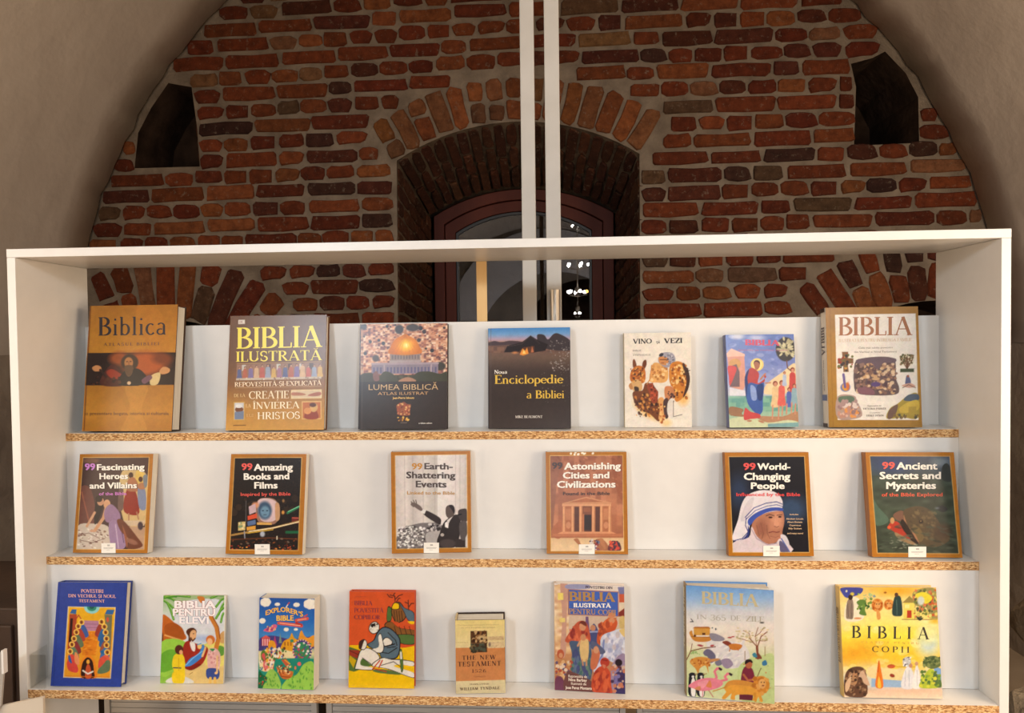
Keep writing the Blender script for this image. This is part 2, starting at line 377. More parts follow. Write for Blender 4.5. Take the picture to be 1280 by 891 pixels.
# ------------------------------------------------------------ window
win = empty('window_1', (0, YN, 1.15)); tag(win, kind='structure')
def arched(hw0, hw1, ztop, zcor, cx, n=20):
    """closed outline: up the right side, over the arch, down the left; x from cx-hw to cx+hw"""
    h = ztop-zcor; hw = hw0; R = (hw*hw+h*h)/(2*h); cz = ztop-R; a = math.asin(hw/R)
    return [(cx-hw, 1.15), (cx+hw, 1.15)] + [(cx+R*math.sin(a-2*a*i/n), cz+R*math.cos(a-2*a*i/n)) for i in range(n+1)]
def frame(name, o_, i_, y0, y1, mat, parent):
    mb = MB(); n = len(o_)
    vs = [(x, y0, z) for x, z in o_] + [(x, y0, z) for x, z in i_] + [(x, y1, z) for x, z in o_] + [(x, y1, z) for x, z in i_]
    fs = []
    for i in range(n):
        j = (i+1) % n
        fs += [(i, j, n+j, n+i), (n+i, n+j, 3*n+j, 3*n+i), (2*n+i, 3*n+i, 3*n+j, 2*n+j), (j, i, 2*n+i, 2*n+j)]
    mb.add(vs, fs); o = mb.build(name, mat, bevel=.003)
    o.parent = parent; o.matrix_parent_inverse = parent.matrix_basis.inverted()
    return o
wx = -.022
f0 = arched(.530, 0, 2.412, 2.262, wx); f1 = arched(.470, 0, 2.352, 2.215, wx); f1[0] = (f1[0][0], 1.21); f1[1] = (f1[1][0], 1.21)
f2 = arched(.466, 0, 2.348, 2.212, wx); f2[0] = (f2[0][0], 1.215); f2[1] = (f2[1][0], 1.215)
f3 = arched(.405, 0, 2.288, 2.168, wx); f3[0] = (f3[0][0], 1.28); f3[1] = (f3[1][0], 1.28)
f4 = arched(.388, 0, 2.270, 2.155, wx); f4[0] = (f4[0][0], 1.30); f4[1] = (f4[1][0], 1.30)
frame('outer_frame', f0, f1, YN-.03, YN+.05, M['mahogany'], win)
frame('sash', f2, f3, YN-.012, YN+.045, M['mahogany'], win)
frame('gasket', f3, f4, YN+.006, YN+.03, M['gasket'], win)
mb = MB(); n = len(f4)
mb.add([(x, YN+.014, z) for x, z in f3] + [(x, YN+.022, z) for x, z in f3], [tuple(range(n)), tuple(range(2*n-1, n-1, -1))] + [(i, n+i, n+(i+1) % n, (i+1) % n) for i in range(n)])
g = mb.build('pane', M['glass'], win); g.matrix_parent_inverse = win.matrix_basis.inverted()
mb = MB(); mb.box((-1.2, YN+.9, 0.6), (1.2, YN+.95, 3)); tag(mb.build('wall_outside', M['deep_shade']), kind='structure')

# ------------------------------------------------------------ the hall behind the viewer (seen mirrored in the pane)
mb = MB(); o1 = arc(.1, 1.8, 2.0, 0, 180, 40); i0 = arc(.3, 1.3, 1.62, 0, 180, 40); i1 = arc(.95, 1.35, 1.42, 0, 180, 40)
hall_out = [(-2.5, 0), (2.5, 0)] + arc(VX, VZ, 2.5, 0, 180, 40)
op = [(2.37, .02)] + i1 + [(-.47, .02)]
tr = tessellate_polygon([[Vector((x, z, 0)) for x, z in hall_out], [Vector((x, z, 0)) for x, z in op]])
mb.add([(x, YR, z) for x, z in hall_out + op], [tuple(t) for t in tr])
mb.box((-1.6, YR-1.5, 0), (2.9, YR-1.45, 3.2), 1)  # near-black sheet standing for the dark beyond the opening
M['plaster_dim'] = noisy('dim_plaster', (.22, .19, .16), (.28, .24, .20), 2, .9, coords='World')  # dim light at the hall end put into a darker plaster colour
tag(mb.build('wall_front', [M['plaster_dim'], M['deep_shade']]), kind='structure')
mb = MB(); n = len(o1)
mb.add([(x, YR+.05, z) for x, z in o1] + [(x, YR+.05, z) for x, z in i0] + [(x, YR-.1, z) for x, z in i0],
       [(i, i+1, n+i+1, n+i) for i in range(n-1)] + [(n+i, n+i+1, 2*n+i+1, 2*n+i) for i in range(n-1)])
M['rib'] = noisy('whitewashed_rib', (.66, .66, .70), (.74, .74, .78), 3, .8)
tag(mb.build('trim_1', M['rib']), kind='structure')
def chandelier(loc, label):
    t = empty('chandelier', loc); tag(t, label, 'chandelier', None)
    mb = MB(); mb.tube((0, 0, 1.35), (0, 0, -.3), .012); mb.sphere((0, 0, 0), .05); mb.sphere((0, 0, -.3), .04); mb.build('stem', M['metal'], t, smooth=True)
    for ring_, (R_, zz, k) in enumerate(((.17, .40, 5), (.15, -.03, 6), (.05, -.37, 3), (.09, 1.02, 5), (.05, 1.22, 4))):  # upper rings: lit bulbs added in place of sparkling crystals
        for i in range(k):
            a = 2*math.pi*(i+.3*ring_)/k; x, y = R_*math.cos(a), R_*math.sin(a)
            mb = MB(); mb.tube((0, 0, zz-.08), (x, y, zz-.05), .006, 6); mb.build('arm', M['metal'], t)
            mb = MB(); mb.sphere((x, y, zz), .026 if ring_ < 2 else .016); mb.build('bulb', M['bulb_o'] if (ring_, i) == (1, 0) else M['bulb'], t, smooth=True)
    return t
chandelier((.60, -4.0, 2.32), 'branched chandelier of small lit bulbs mirrored in right side of window pane')

# ------------------------------------------------------------ posts behind the bookcase
for x0, lab in ((.069, 'square cream post behind the bookcase, left one of the pair'), (.134, 'square cream post behind the bookcase with steel tube, right of the pair')):
    t = empty('post', (x0, .47, 0)); tag(t, lab, 'post')
    mb = MB(); hw = .0185 if x0 < .1 else .0195; mb.box((-hw, -.02, 0), (hw, .02, VZ + math.sqrt(VR**2-(x0-VX)**2)-.004)); mb.build('shaft', M['post'], t, bevel=.002)
    if x0 > .1:
        mb = MB(); mb.tube((.002, -.034, 1.05), (.002, -.034, 1.652), .0125, 20); mb.build('handle_tube', M['metal'], t, smooth=False)
        for zb in (1.60, 1.12):
            mb = MB(); mb.tube((.002, -.034, zb), (.002, -.01, zb), .006); mb.build('bracket', M['metal'], t)

# ------------------------------------------------------------ bookcase
ZT, TT, DB = 1.7211, .0177, .2151
Z1, Y1, Z2, Y2, Z3, ZP, YP = 1.3211, .1297, 1.0612, .0616, .8, 1.564, .2014
t_ = .018
bc = empty('display_bookcase', (0, 0, 0)); tag(bc, 'wide white bookcase with three stepped display shelves and chipboard edges', 'bookcase')
for s in (-1, 1):
    mb = MB(); mb.box((min(s*1.0, s*(1-t_)), 0, 0), (max(s*1.0, s*(1-t_)), DB, ZT-TT)); mb.build('side_panel', M['white'], bc, bevel=.0008)
mb = MB(); mb.box((-1.0, -.0005, ZT-TT+.0003), (1.0, DB, ZT)); mb.build('top_board', M['white'], bc, bevel=.0008)
xi = 1-t_-.0003
mb = MB(); mb.box((-xi, YP, Z1-.1), (xi, YP+.012, ZP)); mb.build('back_panel', M['white'], bc, bevel=.0005)
for z, y, yb in ((Z1, Y1, YP), (Z2, Y2, Y1), (Z3, 0, Y2)):
    mb = MB(); mb.box((-xi, y+.0012, z-t_), (xi, yb-.0003, z)); sh = mb.build('shelf', M['white'], bc)
    mb = MB(); mb.box((-xi, y, z-t_+.0002), (xi, y+.001, z-.0006)); e = mb.build('raw_edge', M['chip'], sh)
for zt, zb, y in ((Z1-t_, Z2, Y1), (Z2-t_, Z3, Y2)):
    mb = MB(); mb.box((-xi, y+.0004, zb+.0003), (xi, y+.014, zt-.0003)); mb.build('riser', M['white'], bc)
mb = MB(); mb.box((-.0475, YP+.0125, .9), (-.0235, DB, ZT-TT)); mb.build('batten', M['batten'], bc)

# ------------------------------------------------------------ slatted units under and behind the bookcase
for x0, x1, lab in ((-1.04, -.481, 'grey slatted cabinet below the bottom shelf, leftmost of the three'), (-.456, .298, 'grey slatted cabinet below the bottom shelf, middle of the three'), (.326, 1.2, 'grey slatted cabinet below the bottom shelf, rightmost of the three')):
    t = empty('slatted_cabinet', ((x0+x1)/2, .32, 0)); tag(t, lab, 'cabinet'); h = (x1-x0)/2
    mb = MB(); mb.box((-h+.012, .012, 0), (h-.012, .10, .70)); mb.build('body', M['dark'], t)
    for s0 in (-h, h-.014):
        mb = MB(); mb.box((s0, -.004, 0), (s0+.014, .012, .70)); mb.build('stile', M['grey'], t, bevel=.001)
    mb = MB(); z = .03
    while z < .69: mb.box((-h+.015, 0, z), (h-.015, .010, z+.0125)); z += .0142
    o = mb.build('slats', M['grey'], t); o['kind'] = 'stuff'

# ------------------------------------------------------------ clutter at the left edge, stone at the right
t = empty('dark_cupboard', (-1.62, .45, 0)); tag(t, 'dark brown cupboard standing low behind the left side of the bookcase', 'cupboard')
mb = MB(); mb.box((-.45, 0, 0), (.25, .4, .785)); mb.build('body', M['dark'], t, bevel=.004)
mb = MB(); mb.box((-.43, -.012, .05), (.23, 0, .74)); mb.build('door', M['dark'], t, bevel=.003)
t = empty('sign_board', (-.995, -.06, .62)); tag(t, 'small grey board with pale rim leaning left of the bookcase', 'board')
mb = MB(); mb.add([(-.10, 0, 0), (.006, 0, .18), (.015, 0, .262), (.015, 0, .292), (-.10, 0, .22), (-.10, .004, 0), (.006, .004, .18), (.015, .004, .262), (.015, .004, .292), (-.10, .004, .22)],
              [(0, 1, 2, 3, 4), (9, 8, 7, 6, 5)] + [(i, 5+i, 5+(i+1) % 5, (i+1) % 5) for i in range(5)]); mb.build('panel', M['grey'], t)
mb = MB(); mb.box((.012, -.003, .245), (.0165, .007, .292)); mb.build('rim', M['white'], t)
mb = MB(); mb.add([(-.16, 0, 0), (-.001, 0, -.02), (.0, 0, .135), (-.16, 0, .10), (-.16, .006, 0), (-.001, .006, -.02), (.0, .006, .135), (-.16, .006, .10)],
                  [(0, 1, 2, 3), (7, 6, 5, 4), (0, 4, 5, 1), (1, 5, 6, 2), (2, 6, 7, 3), (3, 7, 4, 0)])
M['paper'] = noisy('cream_card', (.62, .53, .42), (.68, .60, .48), 5, .6)
o = mb.build('cardboard_sheet', M['paper']); o.location = (-.905, -.055, .68); tag(o, 'cream cardboard sheet propped before the lower left corner of the bookcase', 'cardboard')
t = empty('acrylic_holder', (-.979, .001, Z3)); tag(t, 'clear acrylic leaflet holder at left end of bottom shelf', 'holder')
mb = MB(); mb.box((0.0, .002, .001), (.034, .004, .072)); mb.build('front_sheet', M['acrylic'], t)
mb = MB(); mb.box((0.0, .0042, .001), (.002, .05, .072)); mb.build('side_sheet', M['acrylic'], t)
mb = MB(); r = random.Random(3)
o = None
for i, (x, y, z, s) in enumerate(((1.62, .55, .30, .29), (1.62, .62, .69, .17))):
    bm = bmesh.new(); bmesh.ops.create_icosphere(bm, subdivisions=3, radius=1)
    for v in bm.verts:
        n = 1 + .13*math.sin(v.co.x*5+i) + .1*math.sin(v.co.y*7+i*2) + .12*math.cos(v.co.z*6+i)
        c = v.co*n; v.co = Vector((max(-.8, min(.8, c.x)), max(-.8, min(.8, c.y)), max(-.75, min(.75, c.z))))*s
    me = bpy.data.meshes.new('boulder'); bm.to_mesh(me); bm.free(); me.materials.append(M['stone'])
    o = bpy.data.objects.new('boulder', me); C.objects.link(o); o.location = (x, y, z)
    tag(o, ('large rough brown stone at floor level right of the bookcase', 'smaller rough brown stone on top of the large one right of the bookcase')[i], 'stone', 'rough stones right of the bookcase')

# ------------------------------------------------------------ lettering
def _arc(cx, cy, rx, ry, a0, a1, n=14):
    return [(cx+rx*math.cos(math.radians(a0+(a1-a0)*i/n)), cy+ry*math.sin(math.radians(a0+(a1-a0)*i/n))) for i in range(n+1)]
K, H_ = .155, .055   # thick, hair
def ln(x0, y0, x1, y1, w): return ([(x0, y0), (x1, y1)], [w, w])
def bowl(cx, cy, rx, ry, a0, a1, k=K, h=H_):
    p = _arc(cx, cy, rx, ry, a0, a1); n = len(p)-1
    return (p, [h+(k-h)*abs(math.cos(math.radians(a0+(a1-a0)*i/n)))**1.3 for i in range(n+1)])
def diag(cx, cy, rx, ry, a0, a1, k=K, h=H_):   # thick on the falling diagonal
    p = _arc(cx, cy, rx, ry, a0, a1); n = len(p)-1; ws = []
    for i in range(n+1):
        ws.append(h+(k-h)*(.45+.55*i/n if a1 > a0 else .45+.55*(1-i/n)))
    return (p, ws)
def sf(x, y, w=.24): return ln(x-w/2, y+(.022 if y < .5 else -.022), x+w/2, y+(.022 if y < .5 else -.022), .045)
G = {
'A': (.86, [ln(.12, 0, .42, 1, H_), ln(.42, 1, .74, 0, K), ln(.22, .34, .62, .34, .05), sf(.12, 0, .22), sf(.74, 0, .26)]),
'B': (.68, [ln(.16, 0, .16, 1, K), bowl(.30, .755, .23, .22, -90, 90), bowl(.32, .265, .29, .24, -90, 90), ln(.04, .978, .32, .978, .045), ln(.16, .52, .34, .52, .05), ln(.04, .022, .34, .022, .045)]),
'C': (.76, [bowl(.44, .5, .36, .475, 45, 315), ln(.70, .66, .72, .97, .05)]),
'D': (.84, [ln(.16, 0, .16, 1, K), bowl(.32, .5, .42, .478, -90, 90), ln(.04, .978, .34, .978, .045), ln(.04, .022, .34, .022, .045)]),
'E': (.64, [ln(.16, 0, .16, 1, K), ln(.04, .978, .56, .978, .05), ln(.04, .022, .58, .022, .05), ln(.16, .52, .44, .52, .05), ln(.56, 1, .56, .80, .05), ln(.59, 0, .59, .22, .05), ln(.44, .62, .44, .42, .045)]),
'F': (.60, [ln(.16, 0, .16, 1, K), ln(.04, .978, .56, .978, .05), ln(.16, .50, .42, .50, .05), ln(.56, 1, .56, .80, .05), sf(.16, 0)]),
'H': (.86, [ln(.16, 0, .16, 1, K), ln(.68, 0, .68, 1, K), ln(.16, .52, .68, .52, .05), sf(.16, 0), sf(.16, 1), sf(.68, 0), sf(.68, 1)]),
'I': (.32, [ln(.16, 0, .16, 1, K), sf(.16, 0, .28), sf(.16, 1, .28)]),
'G': (.82, [bowl(.44, .5, .36, .475, 45, 330), ln(.70, .66, .72, .97, .05), ln(.70, .05, .70, .42, K), sf(.70, .42, .26)]),
'J': (.44, [ln(.26, .2, .26, 1, K), bowl(.14, .16, .12, .16, 180, 360, .1), sf(.26, 1, .26)]),
'K': (.80, [ln(.16, 0, .16, 1, K), ln(.62, 1, .2, .46, H_), ln(.32, .6, .66, 0, K), sf(.16, 0), sf(.16, 1), sf(.66, 0), sf(.62, 1, .2)]),
'L': (.60, [ln(.16, 0, .16, 1, K), sf(.16, 1, .26), ln(.04, .022, .55, .022, .05), ln(.55, 0, .56, .24, .05)]),
'M': (1.0, [ln(.14, 0, .16, 1, .07), ln(.16, 1, .48, .04, K), ln(.48, .04, .80, 1, H_), ln(.82, 0, .80, 1, K), sf(.13, 0), sf(.84, 0), sf(.12, 1, .14), sf(.86, 1, .14)]),
'N': (.86, [ln(.16, 0, .16, 1, H_), ln(.16, 1, .70, 0, K), ln(.70, 0, .70, 1, H_), sf(.16, 0, .22), sf(.12, 1, .16), sf(.70, 1, .22)]),
'O': (.86, [bowl(.43, .5, .36, .475, 0, 360)]),
'P': (.64, [ln(.16, 0, .16, 1, K), bowl(.30, .72, .27, .26, -90, 90), ln(.04, .978, .32, .978, .045), ln(.16, .46, .32, .46, .045), sf(.16, 0, .26)]),
'R': (.74, [ln(.16, 0, .16, 1, K), bowl(.30, .745, .25, .235, -90, 90), ln(.04, .978, .32, .978, .045), ln(.16, .51, .32, .51, .045), sf(.16, 0, .26), ln(.34, .5, .64, .02, K*.85), ln(.62, .022, .74, .022, .045)]),
'S': (.60, [diag(.29, .745, .20, .235, 25, 250, .13), diag(.31, .255, .22, .235, 90, -155, .13), ln(.49, .70, .50, .96, .045), ln(.09, .05, .09, .32, .045)]),
'T': (.70, [ln(.35, 0, .35, 1, K), ln(.04, .978, .66, .978, .05), ln(.055, 1, .055, .78, .05), ln(.645, 1, .645, .78, .05), sf(.35, 0, .28)]),
'U': (.82, [ln(.16, 1, .16, .32, K), bowl(.41, .32, .25, .29, 180, 360, K, .07), ln(.66, .32, .66, 1, H_), sf(.16, 1), sf(.66, 1, .2)]),
'V': (.82, [ln(.12, 1, .42, 0, K), ln(.42, 0, .70, 1, H_), sf(.12, 1, .24), sf(.70, 1, .2)]),
'W': (1.1, [ln(.12, 1, .36, 0, K), ln(.36, 0, .56, .9, H_), ln(.54, 1, .76, 0, K), ln(.76, 0, 1.0, 1, H_), sf(.12, 1, .22), sf(1.0, 1, .2), sf(.54, 1, .2)]),
'X': (.8, [ln(.14, 1, .66, 0, K), ln(.64, 1, .14, 0, H_), sf(.14, 1), sf(.64, 1, .2), sf(.14, 0, .2), sf(.66, 0)]),
'Y': (.76, [ln(.12, 1, .38, .48, K), ln(.64, 1, .38, .48, H_), ln(.38, .5, .38, 0, K), sf(.12, 1), sf(.64, 1, .2), sf(.38, 0)]),
'Z': (.66, [ln(.06, .978, .60, .978, .05), ln(.06, .022, .62, .022, .05), ln(.56, .97, .10, .03, K), ln(.07, 1, .07, .78, .045), ln(.60, 0, .60, .22, .045)]),
'a': (.50, [bowl(.24, .46, .16, .17, 0, 150, .1), ln(.39, .48, .39, .02, .12), bowl(.22, .17, .16, .15, 60, 330, .1), ln(.38, .02, .47, .03, .045)]),
'b': (.56, [ln(.12, 0, .12, 1, .12), bowl(.28, .31, .20, .29, -140, 140, .13), ln(.03, .97, .12, .99, .045)]),
'c': (.48, [bowl(.27, .31, .20, .29, 50, 320, .13)]),
'd': (.58, [ln(.44, 0, .44, 1, .12), bowl(.26, .31, .20, .29, 40, 320, .13), ln(.34, .97, .44, .99, .045), ln(.44, .02, .54, .03, .045)]),
'e': (.50, [bowl(.26, .31, .20, .29, 8, 320, .13), ln(.08, .35, .45, .35, .05)]),
'i': (.28, [ln(.14, 0, .14, .60, .12), ln(.09, .86, .19, .86, .11), sf(.14, 0, .22), ln(.04, .585, .14, .585, .04)]),
'l': (.28, [ln(.14, 0, .14, 1, .12), sf(.14, 0, .22), ln(.04, .98, .14, .98, .04)]),
'm': (.86, [ln(.13, 0, .13, .6, .12), bowl(.28, .40, .14, .2, 0, 130, .11), ln(.42, .4, .42, 0, .12), bowl(.57, .40, .14, .2, 0, 130, .11), ln(.71, .4, .71, 0, .12), sf(.13, 0, .2), sf(.42, 0, .2), sf(.71, 0, .2)]),
'n': (.58, [ln(.13, 0, .13, .6, .12), bowl(.28, .40, .15, .2, 0, 130, .11), ln(.43, .4, .43, 0, .12), sf(.13, 0, .2), sf(.43, 0, .2), ln(.03, .585, .13, .585, .04)]),
'o': (.54, [bowl(.27, .31, .21, .285, 0, 360, .13)]),
'p': (.56, [ln(.12, -.3, .12, .6, .12), bowl(.28, .31, .20, .29, -140, 140, .13), ln(.02, -.28, .22, -.28, .045)]),
'r': (.42, [ln(.13, 0, .13, .6, .12), bowl(.28, .40, .12, .19, 50, 130, .12), sf(.13, 0, .22)]),
's': (.42, [diag(.21, .46, .13, .14, 25, 250, .1), diag(.21, .16, .14, .14, 90, -155, .1)]),
't': (.36, [ln(.15, .1, .15, .82, .11), ln(.03, .585, .30, .585, .045), bowl(.23, .1, .08, .08, 180, 330, .08)]),
'u': (.58, [ln(.13, .6, .13, .2, .12), bowl(.28, .2, .15, .2, 180, 310, .1), ln(.43, .6, .43, 0, .12), ln(.03, .585, .13, .585, .04)]),
'1': (.40, [ln(.20, 0, .20, 1, .12), ln(.06, .86, .2, .98, .05), sf(.20, 0, .26)]),
'2': (.60, [diag(.28, .72, .2, .25, 170, -30, .12), ln(.46, .60, .08, .04, .08), ln(.06, .05, .54, .05, .09)]),
'3': (.56, [bowl(.25, .745, .19, .23, -80, 150, .12), bowl(.25, .27, .22, .26, -150, 90, .13)]),
'5': (.56, [ln(.14, .97, .46, .97, .09), ln(.14, .97, .12, .55, .05), bowl(.24, .31, .22, .29, -150, 120, .13)]),
'6': (.60, [bowl(.30, .30, .21, .28, 0, 360, .12), ([(.10, .34), (.13, .62), (.26, .86), (.46, .99)], [.12, .12, .09, .05])]),
'-': (.36, [ln(.06, .36, .30, .36, .07)]), '.': (.22, [ln(.06, .05, .16, .05, .1)]), ' ': (.36, []), ',': (.2, [ln(.1, .08, .06, -.1, .07)]),
"'": (.2, [ln(.1, 1, .08, .75, .07)]),
}
ACC = {'Ă': ('A', 0), 'Ţ': ('T', 2), 'Î': ('I', 1), 'Ş': ('S', 2), 'ş': ('s', 2)}
def serif_polys(text, bold=0, space=0):
    x = 0; out = []
    for ch in text:
        base, acc = ACC.get(ch, (ch, None)); wd, st = G[base]; st = list(st)
        if acc == 0: st.append(bowl(wd/2, 1.22, .15, .12, 200, 340, .05, .05))
        if acc == 1: st += [ln(wd/2-.12, 1.08, wd/2, 1.22, .05), ln(wd/2+.12, 1.08, wd/2, 1.22, .05)]
        if acc == 2: st.append(ln(wd/2+.02, -.08, wd/2-.04, -.26, .08))
        for pts, ws in st:
            L_ = []; R_ = []; n = len(pts)
            for i, (px, py) in enumerate(pts):
                a = pts[max(0, i-1)]; b = pts[min(n-1, i+1)]; dx, dy = b[0]-a[0], b[1]-a[1]; d = math.hypot(dx, dy) or 1
                w2 = (ws[i] + bold)/2; nx, ny = -dy/d*w2, dx/d*w2
                L_.append((x+px+nx, py+ny)); R_.append((x+px-nx, py-ny))
            for i in range(n-1): out.append([L_[i], L_[i+1], R_[i+1], R_[i]])
        x += wd + space
    return out, x - space
_sans = {}
def sans_mesh(text, bold):
    key = (text, bold)
    if key in _sans: return _sans[key]
    cu = bpy.data.curves.new('t', 'FONT'); cu.body = text; cu.size = 1; cu.resolution_u = 2
    ob = bpy.data.objects.new('t', cu); C.objects.link(ob); dg = bpy.context.evaluated_depsgraph_get(); dg.update()
    me = ob.evaluated_get(dg).to_mesh(); v = [(a.co.x, a.co.y) for a in me.vertices]; f = [tuple(p.vertices) for p in me.polygons]
    if bold:      # heavier weight: the same outline laid down several times, slightly shifted
        d = bold*.8; n0 = len(v); v0, f0 = v, f; v = []; f = []
        for q_, (dx, dy) in enumerate(((-d, -d*.6), (d, -d*.6), (d, d*.6), (-d, d*.6), (0, 0))):
            v += [(x+dx, y+dy, q_*6e-6) for x, y in v0]; f += [tuple(i+q_*n0 for i in t) for t in f0]
    ob.to_mesh_clear(); bpy.data.objects.remove(ob); bpy.data.curves.remove(cu)
    _sans[key] = (v, f); return _sans[key]
CAPH = None
def text_geo(text, font, bold=0, space=0):
    """-> verts (cap height 1, ink width normalised to 0..1), faces"""
    global CAPH
    if font == 'serif':
        polys, _ = serif_polys(text, bold, space); v = []; f = []
        for j_, p in enumerate(polys): k = len(v); v += [(a, b, (j_ % 7)*6e-6) for a, b in p]; f.append((k, k+1, k+2, k+3))
        ch = 1.0
    else:
        if CAPH is None: CAPH = max(p[1] for p in sans_mesh('H', 0)[0])
        v, f = sans_mesh(text, bold); ch = CAPH
    x0 = min(p[0] for p in v); x1 = max(p[0] for p in v)
    return [((p[0]-x0)/(x1-x0), p[1]/ch, p[2] if len(p) > 2 else 0) for p in v], f

# ------------------------------------------------------------ painted covers: colour per vertex of a fine grid
def homog(src, dst):
    A = []; b = []
    for (x, y), (u, v) in zip(src, dst):
        A += [[x, y, 1, 0, 0, 0, -u*x, -u*y], [0, 0, 0, x, y, 1, -v*x, -v*y]]; b += [u, v]
    return np.append(np.linalg.solve(np.array(A, float), np.array(b, float)), 1).reshape(3, 3)
def happ(Hm, x, y):
    x = np.asarray(x, float); y = np.asarray(y, float); d = Hm[2, 0]*x + Hm[2, 1]*y + Hm[2, 2]
    return (Hm[0, 0]*x + Hm[0, 1]*y + Hm[0, 2])/d, (Hm[1, 0]*x + Hm[1, 1]*y + Hm[1, 2])/d
class Paint:
    """draws in the coordinates X, Y of the grid; colours 0..255"""
    def __init__(s, X, Y, base, aa, seed=0):
        s.X, s.Y, s.aa = X, Y, aa; s.c = np.zeros(X.shape + (3,)) + np.array(base, float); s.r = np.random.default_rng(seed)
    def put(s, m, col, sl=None):
        t = s.c if sl is None else s.c[sl]; t += (np.array(col, float) - t)*m[..., None]
    def G(s, *st, ax='Y'):           # gradient stops (pos, colour)
        A = s.Y if ax == 'Y' else s.X
        for k in range(3): s.c[..., k] = np.interp(A, [p for p, _ in st], [c[k] for _, c in st])
    def E(s, cx, cy, rx, ry, col, soft=1, rot=0, al=1):
        a = math.radians(rot); x = s.X-cx; y = s.Y-cy; u = x*math.cos(a)+y*math.sin(a); v = -x*math.sin(a)+y*math.cos(a)
        d = np.hypot(u/rx, v/ry); s.put(np.clip((1-d)*min(rx, ry)/(s.aa*soft)+.5, 0, 1)*al, col)
    def _dist(s, pts, close):
        P = list(pts) + ([pts[0]] if close else []); D = np.full(s.X.shape, 1e9); ins = np.zeros(s.X.shape, bool)
        for (ax, ay), (bx, by) in zip(P[:-1], P[1:]):
            dx, dy = bx-ax, by-ay; t = np.clip(((s.X-ax)*dx+(s.Y-ay)*dy)/(dx*dx+dy*dy+1e-9), 0, 1)
            D = np.minimum(D, np.hypot(s.X-ax-t*dx, s.Y-ay-t*dy))
            if close and ay != by:
                cr = ((ay > s.Y) != (by > s.Y)) & (s.X < dx*(s.Y-ay)/(by-ay)+ax); ins ^= cr
        return D, ins
    def P(s, pts, col, soft=1, al=1, smooth=False):
        if smooth: pts = s.cat(pts)
        D, ins = s._dist(pts, True); s.put(np.clip(np.where(ins, D, -D)/(s.aa*soft)+.5, 0, 1)*al, col)
    def cat(s, p):
        o = []; n = len(p)
        for i in range(n):
            a, b, c, d = (np.array(p[(i+k-1) % n], float) for k in range(4))
            for t in (0, .25, .5, .75): o.append(tuple(.5*((2*b)+(c-a)*t+(2*a-5*b+4*c-d)*t*t+(3*b-a-3*c+d)*t**3)))
        return o
    def S(s, pts, col, al=1): s.P(pts, col, 1, al, True)
    def L(s, pts, w, col, soft=1, al=1):
        D, _ = s._dist(pts, False); s.put(np.clip((w/2-D)/(s.aa*soft)+.5, 0, 1)*al, col)
    def R(s, x0, y0, x1, y1, col, al=1): s.P([(x0, y0), (x1, y0), (x1, y1), (x0, y1)], col, 1, al)
    def N(s, x0, y0, x1, y1, cols, cell, al=1, sy=1, soft=.25):
        """mottled area of several colours inside a rectangle"""
        m = (s.X >= x0) & (s.X <= x1) & (s.Y >= y0) & (s.Y <= y1)
        if not m.any(): return
        gx = (s.X-x0)/cell; gy = (s.Y-y0)/(cell*sy); nx = int((x1-x0)/cell)+3; ny = int((y1-y0)/(cell*sy))+3
        g = np.array(cols, float)[s.r.integers(0, len(cols), (ny, nx))]
        jx = gx; jy = gy; ix = np.clip(jx.astype(int), 0, nx-2); iy = np.clip(jy.astype(int), 0, ny-2)
        fx = np.clip((jx-ix-.5)/max(soft, .01)+.5, 0, 1)[..., None]; fy = np.clip((jy-iy-.5)/max(soft, .01)+.5, 0, 1)[..., None]
        v = (g[iy, ix]*(1-fx)+g[iy, ix+1]*fx)*(1-fy)+(g[iy+1, ix]*(1-fx)+g[iy+1, ix+1]*fx)*fy
        s.c = np.where(m[..., None], s.c + (v-s.c)*al, s.c)
    def D(s, x0, y0, x1, y1, cols, n, r, al=1, asp=1, rot=0):   # scattered dabs
        for _ in range(n):
            k = s.r.uniform(.5, 1.3)*r
            s.E(s.r.uniform(x0, x1), s.r.uniform(y0, y1), k, k*asp, cols[s.r.integers(len(cols))], 1, rot + s.r.uniform(-25, 25), al)
    # little figure: robe, head, optional hair / halo
    def fig(s, x, y, h, robe, skin=(190, 130, 90), hair=(60, 35, 20), halo=None, w=.26, lean=0, robe2=None):
        r = h*.085; tx = x + lean
        s.S([(x-w*h*.5, y), (x-w*h*.42, y-h*.35), (tx-w*h*.38, y-h*.74), (tx, y-h*.83), (tx+w*h*.38, y-h*.74), (x+w*h*.42, y-h*.35), (x+w*h*.5, y)], robe)
        if robe2: s.S([(x-w*h*.1, y), (tx-w*h*.3, y-h*.7), (tx+w*h*.2, y-h*.74), (x+w*h*.45, y-h*.1)], robe2)
        if halo: s.E(tx, y-h*.91, r*1.9, r*1.9, halo)
        s.E(tx, y-h*.93, r*1.15, r*1.25, hair); s.E(tx+r*.1, y-h*.90, r*.8, r*.95, skin)

